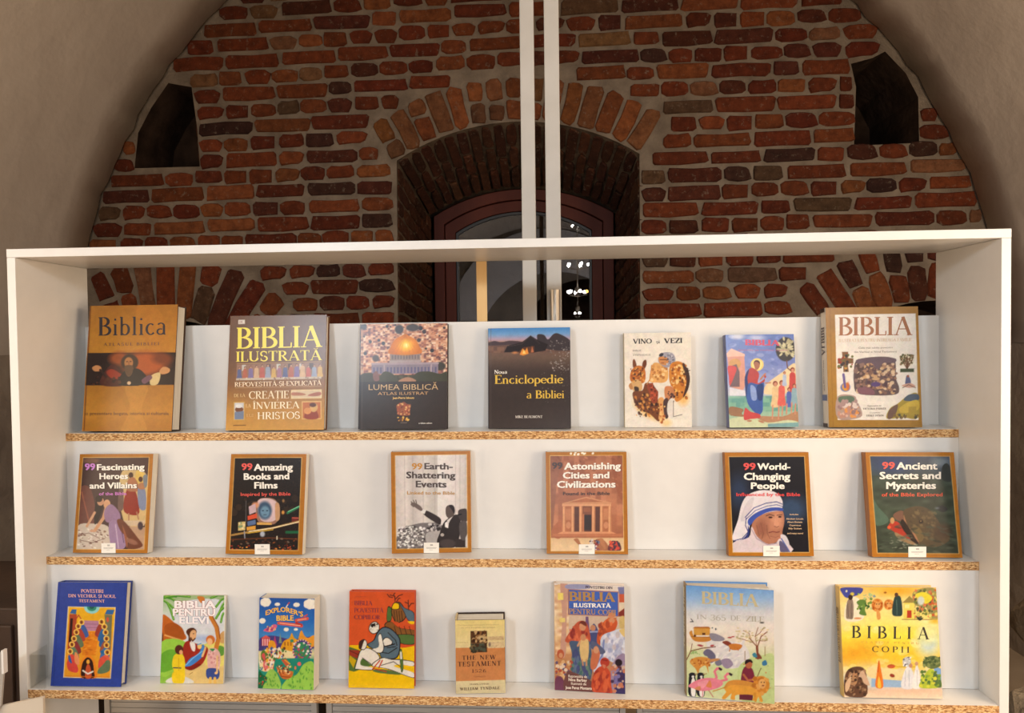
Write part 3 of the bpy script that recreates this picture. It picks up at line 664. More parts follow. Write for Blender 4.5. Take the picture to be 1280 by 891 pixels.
def colour_mesh(name, X3, faces, cols, mat, parent):
    me = bpy.data.meshes.new(name); me.vertices.add(len(X3)); me.vertices.foreach_set('co', X3.astype(np.float32).ravel())
    n = len(faces); me.loops.add(n*4); me.polygons.add(n)
    me.loops.foreach_set('vertex_index', faces.ravel().astype(np.int32)); me.polygons.foreach_set('loop_start', np.arange(0, n*4, 4, dtype=np.int32))
    me.materials.append(mat); me.update(calc_edges=True); me.validate()
    at = me.color_attributes.new('Col', 'FLOAT_COLOR', 'POINT'); a = np.ones((len(X3), 4), np.float32); a[:, :3] = lin(np.clip(cols, 0, 255))*.93
    at.data.foreach_set('color', a.ravel()); o = bpy.data.objects.new(name, me); C.objects.link(o); o.parent = parent; return o
CELL = .00125
class Book:
    """local frame: front face in the plane y=0, x along the width from -w/2, z up from the bottom edge"""
    def __init__(s, pose, tier, quad, label, group, case, base, hard=True, spine=None, seed=0, pages='pages', name='book', cat='book', splay=0):
        x, y, yaw, lean, w, h, t = pose; s.w, s.h, s.t = w, h, t
        s.root = empty(name, (x, y, tier + t*math.sin(lean) + .0002)); s.root.rotation_mode = 'XYZ'
        s.root.matrix_world = Matrix.Translation((x, y, tier + (t + w*math.sin(splay))*math.sin(lean) + .0002)) @ Matrix.Rotation(yaw, 4, 'Z') @ Matrix.Rotation(-lean, 4, 'X')
        tag(s.root, label, cat, group)
        ov = .003 if hard else 0; b = .0024 if hard else .0006; cm = flat(case, .4); mb = MB(); sp = flat(spine or case, .4)
        mb.box((-w/2+.0016, 0, 0), (w/2, b, h)); nf_ = len(mb.v); mb.box((-w/2+.0016, t-b, 0), (w/2, t, h))
        def swing(v, k0=0):      # body of a book whose front board stands a little open
            c_, s_ = math.cos(splay), math.sin(splay)
            for i in range(k0, len(v)):
                X_, Y_, Z_ = v[i]; X_ += w/2; v[i] = (-w/2 + X_*c_ - Y_*s_, X_*s_ + Y_*c_, Z_)
        s.swing = swing
        n = 8; vs = []
        for i in range(n+1):                         # rounded spine
            a = math.pi*i/n; bulge = .0022 if hard else .0006
            for zz in (0, h): vs.append((-w/2 + .0022 - bulge*math.sin(a), t*(1-math.cos(a))/2, zz))
        for i in range(n+1):
            a = math.pi*i/n
            for zz in (0, h): vs.append((-w/2 + .0022 - (.0022 if hard else .0006)*math.sin(a)*.3 + .0022, b*.5 + (t-b)*(1-math.cos(a))/2, zz))
        o2 = 2*(n+1); fs = []
        for i in range(n):
            fs += [(2*i, 2*i+1, 2*i+3, 2*i+2), (o2+2*i, o2+2*i+2, o2+2*i+3, o2+2*i+1), (2*i+1, o2+2*i+1, o2+2*i+3, 2*i+3), (2*i, 2*i+2, o2+2*i+2, o2+2*i)]
        mb.add(vs, fs, 1)
        if splay: swing(mb.v, nf_)
        s.cover = mb.build('cover', [cm, sp], s.root)
        mb = MB(); xs = -w/2+.0045; xe = w/2-ov; y0, y1 = b+.0001, t-b-.0001; m_ = 6
        pr = [(xe - (.0022 if hard else 0)*math.sin(math.pi*i/m_), y0+(y1-y0)*i/m_) for i in range(m_+1)]
        ring_ = [(xs, y0)] + pr + [(xs, y1)]; n = len(ring_)
        mb.add([(px, py, ov) for px, py in ring_] + [(px, py, h-ov) for px, py in ring_], [tuple(range(n))[::-1], tuple(range(n, 2*n))] + [(i, (i+1) % n, n+(i+1) % n, n+i) for i in range(n)])
        if splay: swing(mb.v)
        mb.build('pages', M[pages], s.root)
        uw = [(0, 1), (1, 1), (1, 0), (0, 0)]; s.H = homog(quad, uw); s.Hi = homog(uw, quad)
        s.nx = max(20, int(w/CELL)); s.nz = max(20, int(h/CELL))
        U, V = np.meshgrid(np.linspace(0, 1, s.nx+1), np.linspace(0, 1, s.nz+1)); s.U, s.V = U, V
        X, Y = happ(s.Hi, U, V); s.p = Paint(X, Y, base, (quad[1][0]-quad[0][0])/w*CELL*.9, seed); s.k = 0; s.mottle = .03
    def finish(s):
        def vn(cell):      # smooth paper / brush mottling
            ny, nx = s.U.shape; g = s.p.r.uniform(-1, 1, (ny//cell+3, nx//cell+3, 3))*.35 + s.p.r.uniform(-1, 1, (ny//cell+3, nx//cell+3, 1))
            fy = np.arange(ny)/cell; fx = np.arange(nx)/cell; iy = fy.astype(int); ix = fx.astype(int); ty = (fy-iy)[:, None, None]; tx = (fx-ix)[None, :, None]
            a = g[iy][:, ix]; b = g[iy][:, ix+1]; c = g[iy+1][:, ix]; d = g[iy+1][:, ix+1]
            return (a*(1-tx)+b*tx)*(1-ty)+(c*(1-tx)+d*tx)*ty
        s.p.c = s.p.c*(1 + s.mottle*(vn(2)*.8 + vn(6)))
        xl = -s.w/2 + .0016; P3 = np.stack([xl + s.U*(s.w/2-xl), np.full(s.U.shape, -.00012), s.V*s.h], -1).reshape(-1, 3)
        i, j = np.meshgrid(np.arange(s.nx), np.arange(s.nz)); a = (j*(s.nx+1)+i).ravel()
        colour_mesh('cover_picture', P3, np.stack([a, a+1, a+s.nx+2, a+s.nx+1], -1), s.p.c.reshape(-1, 3), M['print'], s.root)
    def to3(s, pts, k):
        u, v = happ(s.H, [p[0] for p in pts], [p[1] for p in pts]); xl = -s.w/2
        return [(xl + a*s.w, -.00020-.00006*k, b*s.h) for a, b in zip(u, v)]
    def T(s, text, x0, y0, x1, y1, col, font='serif', bold=0, space=0, slope=0, out=None, ob=.05, shade=None, name='lettering', curve=0):
        """y0 cap top, y1 baseline at x0; slope: baseline change over the width"""
        jobs = []
        if shade: jobs.append((shade, bold, (x1-x0)*.008+1.2, 2.0))
        if out: jobs.append((out, bold+ob, 0, 0))
        jobs.append((col, bold, 0, 0))
        for c, bd, dx, dy in jobs:
            v, f = text_geo(text, font, bd, space)
            pts = [(x0+dx+(x1-x0)*a, y1+dy + slope*a - (y1-y0)*b - curve*math.sin(math.pi*min(1, max(0, a)))) for a, b, _ in v]
            mb = MB(); mb.add([(q_[0], q_[1]-e[2], q_[2]) for q_, e in zip(s.to3(pts, s.k), v)], f); mb.build(name, flat(c, .3), s.root); s.k += 1
    def sticker(s, x0, y0, x1, y1):
        mb = MB(); q = s.to3([(x0, y1), (x1, y1), (x1, y0), (x0, y0)], 12); q2 = [(a, b+.0002, c) for a, b, c in q]
        mb.add(q2 + q, [(4, 5, 6, 7), (0, 3, 2, 1)] + [(i, (i+1) % 4, 4+(i+1) % 4, 4+i) for i in range(4)])
        o = mb.build('sticker', flat((238, 232, 220), .5), s.root); o['label'] = 'small white label on the bottom edge of the cover'
        w_, h_ = x1-x0, y1-y0; mb = MB()
        for (a, b, c, d) in ((.42, .16, .60, .20), (.42, .24, .60, .29), (.16, .46, .84, .49), (.16, .55, .80, .57), (.36, .68, .60, .70)):
            mb.add([(p[0], p[1]-.0001, p[2]) for p in s.to3([(x0+a*w_, y0+d*h_), (x0+c*w_, y0+d*h_), (x0+c*w_, y0+b*h_), (x0+a*w_, y0+b*h_)], 12)], [(0, 1, 2, 3)])
        mb.build('fine_print', flat((120, 112, 105), .5), o)
    def spine_text(s, text, z0, z1, col, font='serif', frac=.6, art=None):
        """reads downwards on the spine"""
        if art:
            for (za, zb, c) in art:
                mb = MB(); mb.box((-s.w/2-.00045, s.t*.1, s.h*za), (-s.w/2-.0002, s.t*.9, s.h*zb)); mb.build('spine_panel', flat(c, .4), s.root)
        v, f = text_geo(text, font, .03); hh = s.t*frac
        pts = [(-s.w/2-.0006-c, s.t*.5+hh*(.5-b), s.h*(z0+(z1-z0)*a)) for a, b, c in v]
        mb = MB(); mb.add(pts, f); s.swing(mb.v); mb.build('spine_lettering', flat(col, .4), s.root)

# ------------------------------------------------------------ the books
POSE = {'b1':(-0.8367,0.1257,-0.021,0.128,0.2136,0.2880,0.036),'b2':(-0.5018,0.1411,0.014,0.137,0.2265,0.2622,0.022),
'b3':(-0.2133,0.1511,-0.003,0.131,0.2030,0.2396,0.018),'b4':(0.0717,0.1596,-0.051,0.080,0.1864,0.2257,0.018),
'b5':(0.3586,0.1700,-0.03,0.025,0.1482,0.2111,0.022),'b6':(0.5831,0.1494,0.032,0.131,0.1511,0.2039,0.022),
'b7':(0.8161,0.1441,-0.048,0.076,0.1924,0.2597,0.032),'c1':(-0.8500,0.0781,-0.001,0.142,0.1709,0.2149,0.020),
'c2':(-0.5036,0.0748,-0.016,0.163,0.1723,0.2143,0.018),'c3':(-0.1411,0.0962,0.066,0.041,0.1738,0.2189,0.018),
'c4':(0.1939,0.0924,-0.012,0.080,0.1743,0.2158,0.018),'c5':(0.5754,0.0822,0.009,0.130,0.1763,0.2141,0.018),
'c6':(0.8676,0.0764,-0.015,0.147,0.1795,0.2137,0.020),'d1':(-0.8645,0.0106,0.003,0.142,0.1543,0.2118,0.020),
'd2':(-0.6474,0.0331,0.011,0.115,0.1384,0.1815,0.006),'d3':(-0.4358,0.0135,-0.030,0.083,0.1208,0.1850,0.030),
'd4':(-0.2382,0.0251,-0.001,0.100,0.1396,0.1955,0.016),'d5':(-0.0293,0.0125,0.060,0.020,0.1021,0.1499,0.042),
'd6':(0.1926,0.0245,-0.082,0.066,0.1444,0.2161,0.016),'d7':(0.4684,0.0022,-0.144,0.028,0.1680,0.2219,0.028),
'd8':(0.7908,0.0183,0.000,0.108,0.1905,0.2139,0.020)}
G1, G2, G3 = 'large books on the top shelf', 'gold bordered books on the middle shelf', 'books on the bottom shelf'
BLK = (22, 14, 10)
# ---- top shelf
b = Book(POSE['b1'], Z1, [(108, 57), (655, 57), (617, 838), (57, 835)], 'thick golden brown atlas with a dark picture band, leftmost on the top shelf', G1, (60, 34, 12), (178, 118, 36), spine=(30, 20, 14), seed=1)
p = b.p
p.G((57, (168, 108, 34)), (240, (182, 120, 34)), (345, (188, 126, 38)), (560, (170, 112, 32)), (720, (192, 130, 44)), (838, (172, 112, 32)))
p.S([(420, 40), (560, 120), (600, 340), (500, 340), (400, 180)], (186, 118, 36), .5)
p.S([(330, 560), (470, 560), (430, 700), (460, 850), (300, 850), (360, 700)], (206, 144, 54), .45)
p.L([(70, 830), (112, 57)], 8, (120, 66, 18))
p.P([(92, 348), (642, 352), (632, 552), (80, 550)], (36, 16, 9))
p.E(450, 420, 140, 75, (176, 82, 26), 16); p.E(290, 385, 60, 40, (150, 70, 22), 10); p.E(560, 390, 60, 34, (120, 54, 18), 9)
p.S([(190, 480), (250, 420), (300, 470), (330, 550), (180, 550)], (74, 26, 16)); p.S([(210, 470), (245, 450), (300, 480), (330, 505), (250, 510)], (150, 48, 24))
p.S([(300, 490), (340, 455), (410, 450), (460, 500), (440, 550), (290, 550)], (28, 18, 16))
p.E(356, 410, 54, 50, (58, 36, 20), 3); p.E(350, 412, 27, 34, (176, 116, 62), 2); p.S([(326, 432), (376, 432), (372, 480), (350, 500), (330, 478)], (90, 62, 40))
p.E(340, 405, 6, 3, (50, 26, 16)); p.E(362, 405, 6, 3, (50, 26, 16)); p.L([(350, 408), (352, 424)], 4, (120, 70, 40))
p.S([(122, 438), (150, 425), (176, 436), (178, 458), (150, 464), (130, 458)], (196, 134, 84)); p.L([(172, 455), (210, 500)], 14, (50, 26, 18))
p.S([(540, 470), (565, 440), (604, 452), (600, 476), (560, 486)], (206, 146, 92)); p.S([(486, 500), (520, 478), (548, 482), (532, 545), (486, 550)], (214, 186, 128))
p.S([(430, 520), (480, 490), (496, 510), (450, 545)], (110, 72, 86)); p.E(352, 538, 12, 11, (216, 180, 140)); p.D(100, 500, 300, 545, [(80, 40, 22), (46, 22, 14)], 14, 9)
b.T('Biblica', 165, 128, 580, 242, (34, 20, 22), bold=.0, space=.06)
b.T('ATLASUL BIBLIEI', 196, 288, 540, 306, (96, 52, 18), bold=.03, space=.25)
b.T('o prezentare bogata, istorica si culturala', 84, 714, 600, 734, (96, 54, 20), font='sans', bold=.01, slope=4)
b.finish()

b = Book(POSE['b2'], Z1, [(88, 68), (728, 80), (705, 830), (60, 826)], 'brown book shading to gold below, huge yellow title, second on the top shelf', G1, (104, 64, 24), (120, 76, 30), seed=2); p = b.p
p.G((70, (104, 66, 28)), (380, (112, 72, 32)), (540, (140, 92, 38)), (680, (190, 136, 58)), (830, (206, 154, 74)))
p.R(133, 386, 692, 390, (190, 150, 100)); p.P([(133, 394), (692, 394), (690, 500), (128, 498)], (150, 110, 84))
for i, x in enumerate((180, 345, 410, 485, 560, 625)): p.R(x-13, 396, x+13, 436, [(196, 190, 178), (86, 60, 48)][i % 2])
for i, x in enumerate(range(150, 690, 38)):
    c = [(92, 96, 136), (176, 96, 66), (128, 110, 156), (206, 170, 130), (186, 92, 74), (150, 156, 176), (204, 164, 84), (160, 112, 130)][i % 8]
    p.fig(x, 486, 74 + (i*37) % 17, c, w=.42, skin=(196, 150, 116), hair=(96, 62, 42))
p.R(128, 484, 690, 498, (196, 178, 156)); p.D(140, 484, 684, 496, [(130, 90, 60), (226, 214, 196)], 22, 4)
p.R(122, 546, 692, 549, (206, 170, 120)); p.R(492, 568, 692, 626, (232, 208, 156)); p.R(498, 574, 686, 620, (214, 190, 152))
p.S([(500, 585), (560, 588), (590, 600), (560, 606), (500, 604)], (176, 112, 80)); p.S([(600, 606), (640, 590), (684, 586), (684, 606), (640, 612)], (168, 100, 74))
p.R(112, 640, 186, 760, (206, 164, 84)); p.R(118, 646, 180, 754, (210, 206, 206)); p.E(150, 690, 28, 18, (120, 72, 40)); p.P([(120, 706), (180, 700), (180, 754), (120, 754)], (120, 132, 156)); p.E(148, 668, 22, 12, (236, 232, 226))
p.R(562, 644, 690, 760, (226, 186, 112)); p.R(568, 650, 684, 754, (190, 110, 54)); p.S([(580, 754), (600, 690), (640, 680), (670, 754)], (148, 62, 34)); p.E(640, 684, 26, 30, (214, 170, 104)); p.E(600, 706, 24, 22, (220, 150, 84)); p.E(634, 668, 22, 14, (96, 52, 28))
p.R(142, 96, 186, 124, (226, 214, 200)); p.R(110, 791, 196, 796, (96, 60, 28))
b.T('DK', 152, 102, 176, 118, (150, 100, 80), font='sans', bold=.02)
b.T('BIBLIA', 136, 148, 698, 288, (238, 216, 44), slope=3, bold=.0, shade=(70, 40, 12))
b.T('ILUSTRATĂ', 132, 308, 696, 374, (238, 214, 56), slope=3, shade=(80, 48, 16))
b.T('REPOVESTITĂ-ŞI-EXPLICATĂ', 124, 510, 692, 540, (240, 214, 176), bold=.01)
b.T('DE LA', 120, 586, 194, 608, (226, 190, 120)); b.T('CREAŢIE', 218, 572, 480, 622, (240, 220, 180))
b.T('LA', 198, 654, 232, 678, (240, 200, 130)); b.T('ÎNVIEREA', 246, 644, 550, 688, (244, 226, 186))
b.T('LUI', 204, 720, 248, 740, (226, 180, 104)); b.T('HRISTOS', 276, 710, 552, 756, (246, 230, 196))
b.finish()

b = Book(POSE['b3'], Z1, [(80, 80), (693, 82), (688, 815), (65, 815)], 'dark book with photo of a golden domed shrine over a crowded city', G1, (50, 40, 36), (56, 46, 40), spine=(60, 46, 44), seed=3); p = b.p
p.N(60, 78, 700, 482, [(206, 150, 120), (226, 184, 150), (190, 126, 96), (150, 96, 84), (236, 204, 176), (120, 76, 74), (214, 160, 126)], 17, sy=.75, soft=.5)
p.D(80, 85, 690, 400, [(98, 62, 66), (232, 210, 190), (178, 100, 70), (84, 58, 64), (228, 170, 130)], 260, 6, .8, .6)
p.D(80, 85, 690, 330, [(66, 56, 62), (52, 48, 52)], 24, 12); p.E(355, 120, 30, 32, (62, 56, 60), 3); p.E(450, 110, 46, 26, (70, 62, 62), 3); p.E(105, 100, 22, 20, (66, 58, 62), 3); p.E(190, 320, 24, 24, (80, 66, 60), 3)
p.E(640, 380, 40, 30, (66, 60, 50), 3)
p.R(160, 355, 628, 430, (140, 126, 140)); p.R(160, 352, 632, 366, (168, 150, 158)); p.R(292, 290, 504, 350, (150, 132, 126)); p.R(286, 336, 508, 352, (172, 156, 158))
for x in range(172, 625, 24): p.R(x, 384, x+12, 424, (98, 94, 128))
for x in range(304, 500, 20): p.R(x, 300, x+9, 328, (112, 98, 100))
p.P([(245, 366), (255, 366), (255, 430), (245, 430)], (178, 160, 164)); p.P([(575, 366), (585, 366), (585, 430), (575, 430)], (178, 160, 164))
p.S([(292, 292), (298, 236), (328, 190), (372, 166), (398, 152), (424, 166), (468, 194), (496, 240), (503, 292)], (206, 116, 26)); p.E(402, 236, 74, 56, (238, 150, 34), 12); p.E(404, 232, 40, 36, (255, 206, 60), 9); p.E(404, 232, 16, 15, (255, 244, 150), 5)
for a in range(-60, 61, 20): p.L([(398, 160), (398+a*1.6, 290)], 2, (180, 96, 20), al=.5)
p.L([(396, 158), (396, 142)], 4, (190, 130, 50))
p.N(60, 436, 700, 484, [(74, 66, 46), (90, 82, 58), (60, 56, 40)], 15); p.S([(76, 484), (90, 430), (150, 420), (190, 440), (210, 484)], (70, 62, 46)); p.S([(210, 484), (240, 420), (280, 415), (330, 446), (340, 484)], (74, 70, 48)); p.S([(440, 484), (480, 424), (560, 415), (640, 432), (688, 420), (700, 484)], (66, 64, 44))
p.S([(350, 484), (400, 455), (450, 462), (470, 484)], (178, 132, 100)); p.S([(170, 430), (200, 410), (215, 470), (180, 476)], (130, 90, 84))
p.P([(60, 484), (700, 484), (700, 830), (50, 830)], (58, 47, 41)); p.L([(82, 80), (74, 815)], 12, (40, 32, 30), al=.7); p.L([(98, 80), (90, 815)], 3, (92, 78, 70))
p.S([(386, 624), (412, 640), (436, 644), (432, 680), (426, 716), (388, 722), (350, 714), (340, 680), (336, 648), (362, 640)], (150, 84, 56)); p.D(346, 636, 428, 712, [(206, 130, 84), (110, 56, 44), (226, 176, 110), (172, 84, 60)], 40, 6)
p.D(344, 732, 432, 756, [(220, 150, 60), (96, 60, 40), (240, 190, 90)], 26, 6); p.R(366, 768, 410, 772, (150, 130, 110))
b.T('LUMEA BIBLICĂ', 144, 502, 628, 540, (196, 160, 110), font='sans', bold=.0, slope=2); b.T('ATLAS ILUSTRAT', 208, 556, 560, 576, (186, 140, 84), font='sans', bold=.01)
b.T('Jean-Pierre Isbouts', 312, 590, 462, 604, (236, 190, 100), font='sans', bold=.03); b.T('a deluxe edition', 494, 768, 586, 778, (230, 222, 210), font='sans', bold=.02)
b.finish()

b = Book(POSE['b4'], Z1, [(85, 85), (680, 85), (678, 806), (82, 803)], 'dark brown book with blue dusk sky, desert tent and yellow title', G1, (46, 34, 30), (62, 48, 42), spine=(52, 60, 84), seed=4); p = b.p
p.G((85, (66, 132, 196)), (130, (112, 158, 204)), (165, (178, 156, 176)), (185, (176, 134, 120)), (215, (124, 92, 78)), (300, (104, 82, 68)), (400, (64, 50, 44)), (600, (58, 46, 40)), (806, (66, 54, 48)))
p.N(84, 182, 680, 262, [(112, 80, 66), (136, 98, 80), (96, 72, 62)], 26, .7)
p.S([(90, 190), (130, 176), (180, 186), (240, 176), (330, 184), (330, 200), (90, 210)], (72, 56, 60))
p.S([(440, 140), (490, 136), (520, 170), (560, 132), (600, 130), (680, 180), (680, 250), (480, 230)], (56, 46, 48))
p.P([(200, 258), (225, 212), (330, 188), (394, 140), (450, 176), (520, 206), (500, 250), (420, 262)], (34, 24, 24)); p.L([(394, 142), (330, 200), (225, 218)], 3, (84, 66, 60)); p.L([(394, 142), (460, 200)], 3, (74, 60, 56))
p.P([(300, 262), (340, 224), (420, 216), (420, 266)], (90, 54, 34)); p.P([(314, 276), (334, 232), (352, 250), (368, 226), (378, 270), (340, 284)], (232, 146, 56)); p.P([(334, 270), (344, 240), (358, 270)], (255, 216, 120)); p.P([(396, 262), (404, 214), (416, 260)], (186, 110, 70)); p.E(280, 262, 20, 8, (200, 130, 80), 3)
p.D(530, 180, 678, 395, [(196, 188, 180), (150, 142, 136), (110, 100, 96)], 110, 4.5, .75, .7, 40); p.D(470, 380, 678, 620, [(104, 92, 84), (130, 118, 108)], 60, 3.5, .6, .8); p.L([(104, 85), (100, 803)], 4, (96, 84, 80), al=.7)  # grey dabs: reflected gloss speckle painted into the cover picture
b.T('Noua', 132, 386, 224, 412, (232, 224, 210), bold=.03); b.T('Enciclopedie', 136, 422, 630, 484, (222, 182, 60), bold=.01); b.T('a Bibliei', 364, 534, 632, 590, (222, 180, 56), bold=.01)
b.T('MIKE BEAUMONT', 282, 712, 476, 730, (230, 220, 206))
b.finish()

b = Book(POSE['b5'], Z1, [(130, 68), (672, 72), (668, 830), (125, 828)], 'cream white book showing a painted donkey carrying a wounded rider', G1, (226, 214, 196), (234, 224, 208), spine=(176, 160, 128), seed=5); p = b.p
OR, DK_ = (196, 112, 40), (74, 42, 26)
p.E(330, 680, 120, 60, (232, 180, 90), 14, 30); p.E(600, 590, 46, 60, (236, 190, 120), 10); p.E(460, 790, 40, 30, (238, 206, 150), 8)
p.S([(196, 300), (206, 276), (222, 300), (228, 345), (200, 345)], (120, 66, 34)); p.S([(272, 350), (280, 300), (304, 284), (310, 320), (290, 360)], (110, 58, 30))
p.S([(190, 360), (240, 330), (290, 350), (300, 420), (280, 470), (200, 470), (170, 430)], OR); p.S([(170, 480), (220, 440), (262, 460), (270, 520), (230, 545), (196, 530)], (212, 168, 110)); p.S([(160, 490), (180, 470), (196, 510), (176, 522)], (186, 130, 76))
p.E(205, 400, 9, 8, DK_); p.E(260, 395, 10, 7, DK_); p.S([(205, 500), (240, 505), (240, 540), (215, 545)], (70, 50, 36)); p.D(180, 350, 295, 460, [(90, 50, 26), (222, 160, 80), (160, 84, 36)], 46, 8)
p.S([(196, 540), (270, 530), (300, 470), (380, 500), (400, 620), (420, 700), (400, 780), (330, 720), (240, 680), (200, 610)], (118, 66, 34)); p.D(210, 560, 400, 740, [(60, 36, 26), (198, 120, 50), (86, 50, 34), (226, 160, 80)], 90, 12, .85, .7, 60)
p.S([(310, 490), (370, 470), (400, 520), (390, 620), (350, 630), (330, 560)], (150, 70, 42)); p.D(330, 490, 390, 620, [(192, 84, 50), (96, 44, 28)], 24, 8)
p.S([(345, 360), (370, 310), (430, 320), (480, 360), (480, 440), (440, 470), (350, 466), (330, 440)], (224, 168, 98)); p.D(350, 330, 470, 450, [(240, 200, 140), (180, 116, 60), (214, 150, 84)], 34, 10); p.L([(350, 330), (335, 440), (310, 480)], 8, (196, 134, 74))
p.S([(410, 260), (450, 228), (520, 236), (545, 290), (510, 330), (470, 350), (410, 310)], (160, 156, 166)); p.S([(408, 268), (460, 262), (490, 290), (470, 330), (420, 318)], (206, 140, 84)); p.S([(410, 250), (430, 232), (450, 240), (430, 262)], (60, 58, 66)); p.L([(420, 285), (470, 285)], 5, DK_); p.L([(430, 310), (450, 312)], 5, (130, 70, 50)); p.D(460, 240, 540, 330, [(110, 110, 124), (206, 204, 206), (80, 78, 90)], 26, 6)
p.S([(500, 330), (560, 300), (620, 330), (655, 420), (640, 520), (590, 600), (540, 620), (520, 540), (490, 440)], (206, 130, 52)); p.D(510, 320, 640, 600, [(236, 180, 96), (150, 80, 36), (84, 48, 30), (244, 206, 140), (196, 110, 44)], 90, 12, .9, .8, 60)
p.S([(600, 330), (640, 360), (658, 440), (640, 530), (600, 590), (630, 470), (620, 400)], (72, 50, 44)); p.L([(630, 380), (658, 374)], 6, (40, 34, 34))
p.S([(360, 470), (450, 480), (520, 510), (470, 580), (440, 585), (400, 540)], (230, 220, 204)); p.S([(460, 500), (520, 510), (530, 590), (470, 620), (450, 560)], (200, 130, 84)); p.D(470, 540, 530, 620, [(70, 50, 52), (96, 66, 60)], 14, 9)
p.S([(400, 600), (440, 590), (450, 660), (440, 760), (400, 760), (410, 680)], (222, 160, 96)); p.S([(440, 620), (480, 600), (480, 740), (450, 745)], (80, 58, 56)); p.S([(480, 620), (520, 600), (520, 740), (490, 750), (470, 700)], (226, 216, 204)); p.L([(522, 620), (520, 742), (590, 726)], 4, (70, 60, 60)); p.D(400, 640, 450, 790, [(236, 190, 120), (176, 96, 50)], 20, 9)
b.T('VINO', 206, 116, 360, 154, (52, 44, 40), bold=.05); b.T('şi', 394, 128, 422, 154, (52, 44, 40), bold=.02); b.T('VEZI', 456, 116, 602, 154, (52, 44, 40), bold=.05)
b.T('BIBLIE', 204, 202, 272, 216, (130, 118, 106), font='sans'); b.T('STEPHANUS', 206, 238, 346, 252, (130, 118, 106), font='sans')
b.finish()

b = Book(POSE['b6'], Z1, [(105, 90), (648, 78), (693, 828), (130, 828)], 'small blue book painted with a haloed man blessing children near a tree', G1, (84, 90, 130), (110, 124, 178), spine=(92, 96, 132), seed=6); p = b.p
p.G((80, (104, 124, 186)), (300, (118, 132, 190)), (440, (150, 160, 204)), (560, (190, 190, 204)), (600, (112, 170, 156)), (830, (190, 200, 160)))
p.D(130, 90, 640, 420, [(136, 150, 206), (96, 112, 178), (176, 184, 218)], 60, 26, .5, .5); p.E(200, 100, 50, 22, (206, 206, 222), 6); p.E(350, 110, 60, 20, (184, 190, 220), 6)
p.P([(116, 240), (150, 200), (252, 240), (262, 480), (240, 530), (136, 500)], (214, 150, 126)); p.P([(112, 236), (150, 196), (256, 240), (256, 256), (116, 262)], (236, 184, 160)); p.E(178, 316, 48, 40, (206, 150, 80)); p.P([(124, 340), (190, 320), (214, 380), (214, 500), (136, 500)], (110, 84, 84)); p.S([(122, 336), (190, 346), (170, 420), (136, 490), (128, 420)], (204, 66, 54))
p.P([(130, 505), (256, 530), (262, 572), (134, 568)], (216, 214, 220)); p.N(132, 575, 690, 700, [(112, 164, 148), (130, 178, 150), (96, 150, 140)], 34, .8)
p.S([(430, 480), (560, 380), (660, 310), (670, 440), (640, 540), (420, 560)], (232, 206, 160)); p.S([(134, 660), (240, 680), (230, 720), (300, 740), (140, 730)], (150, 110, 76)); p.S([(360, 740), (560, 740), (680, 700), (690, 790), (440, 800)], (176, 130, 96)); p.S([(130, 760), (300, 740), (440, 790), (600, 770), (692, 790), (692, 830), (132, 830)], (200, 206, 166)); p.P([(440, 800), (692, 790), (692, 828), (440, 828)], (120, 160, 160))
p.E(584, 200, 80, 96, (64, 58, 54), 2)
for _ in range(44):
    a = p.r.uniform(0, 6.28); q = p.r.uniform(.15, .95); p.E(584+78*q*math.cos(a), 200+92*q*math.sin(a), 17, 8, [(176, 168, 130), (204, 196, 156)][_ % 2], 1, math.degrees(a))
p.L([(592, 290), (600, 350), (640, 380)], 9, (110, 72, 60))
p.E(355, 322, 52, 50, (236, 206, 110)); p.E(355, 322, 42, 40, (246, 224, 140)); p.E(352, 312, 26, 26, (84, 48, 36)); p.S([(330, 310), (350, 300), (374, 318), (372, 345), (350, 366), (334, 345)], (166, 104, 74))
p.S([(262, 400), (300, 350), (340, 360), (370, 400), (360, 470), (420, 430), (425, 412), (404, 400), (416, 450), (380, 490), (300, 500), (264, 470)], (178, 62, 54)); p.S([(256, 420), (290, 360), (276, 440), (300, 520), (360, 580), (380, 720), (330, 700), (270, 600), (258, 520)], (40, 52, 110)); p.S([(290, 470), (360, 480), (410, 470), (400, 600), (396, 700), (350, 720), (280, 640), (270, 560)], (58, 88, 160)); p.S([(300, 490), (340, 510), (350, 600), (310, 600)], (140, 160, 210)); p.S([(350, 500), (400, 480), (396, 600), (360, 600)], (36, 56, 116)); p.S([(256, 670), (300, 700), (370, 720), (376, 750), (300, 760), (246, 764)], (196, 70, 66)); p.L([(380, 440), (410, 405), (420, 395)], 12, (190, 124, 88)); p.L([(420, 470), (462, 468)], 9, (190, 124, 88)); p.E(290, 775, 20, 8, (176, 120, 90)); p.E(385, 782, 26, 8, (176, 120, 90), 1, 20)
for x, y, h, c in ((500, 660, 200, (224, 190, 140)), (552, 650, 196, (214, 96, 84)), (640, 540, 190, (196, 70, 66)), (612, 660, 150, (82, 98, 170)), (654, 640, 160, (140, 170, 180)), (575, 490, 110, (180, 190, 214))): p.fig(x, y, h, c, w=.32, skin=(206, 140, 110), hair=(130, 62, 44))
for x, y in ((480, 700), (530, 700), (595, 690), (560, 700), (635, 680), (666, 690)): p.L([(x, y-50), (x-4, y+60 if x < 540 else y+30)], 11, (206, 140, 112))
b.T('BIBLIA', 264, 126, 536, 168, (196, 56, 84), bold=.07, slope=2); b.T('povestita pe intelesul copiilor', 210, 198, 604, 214, (170, 84, 120), font='sans')
b.finish()

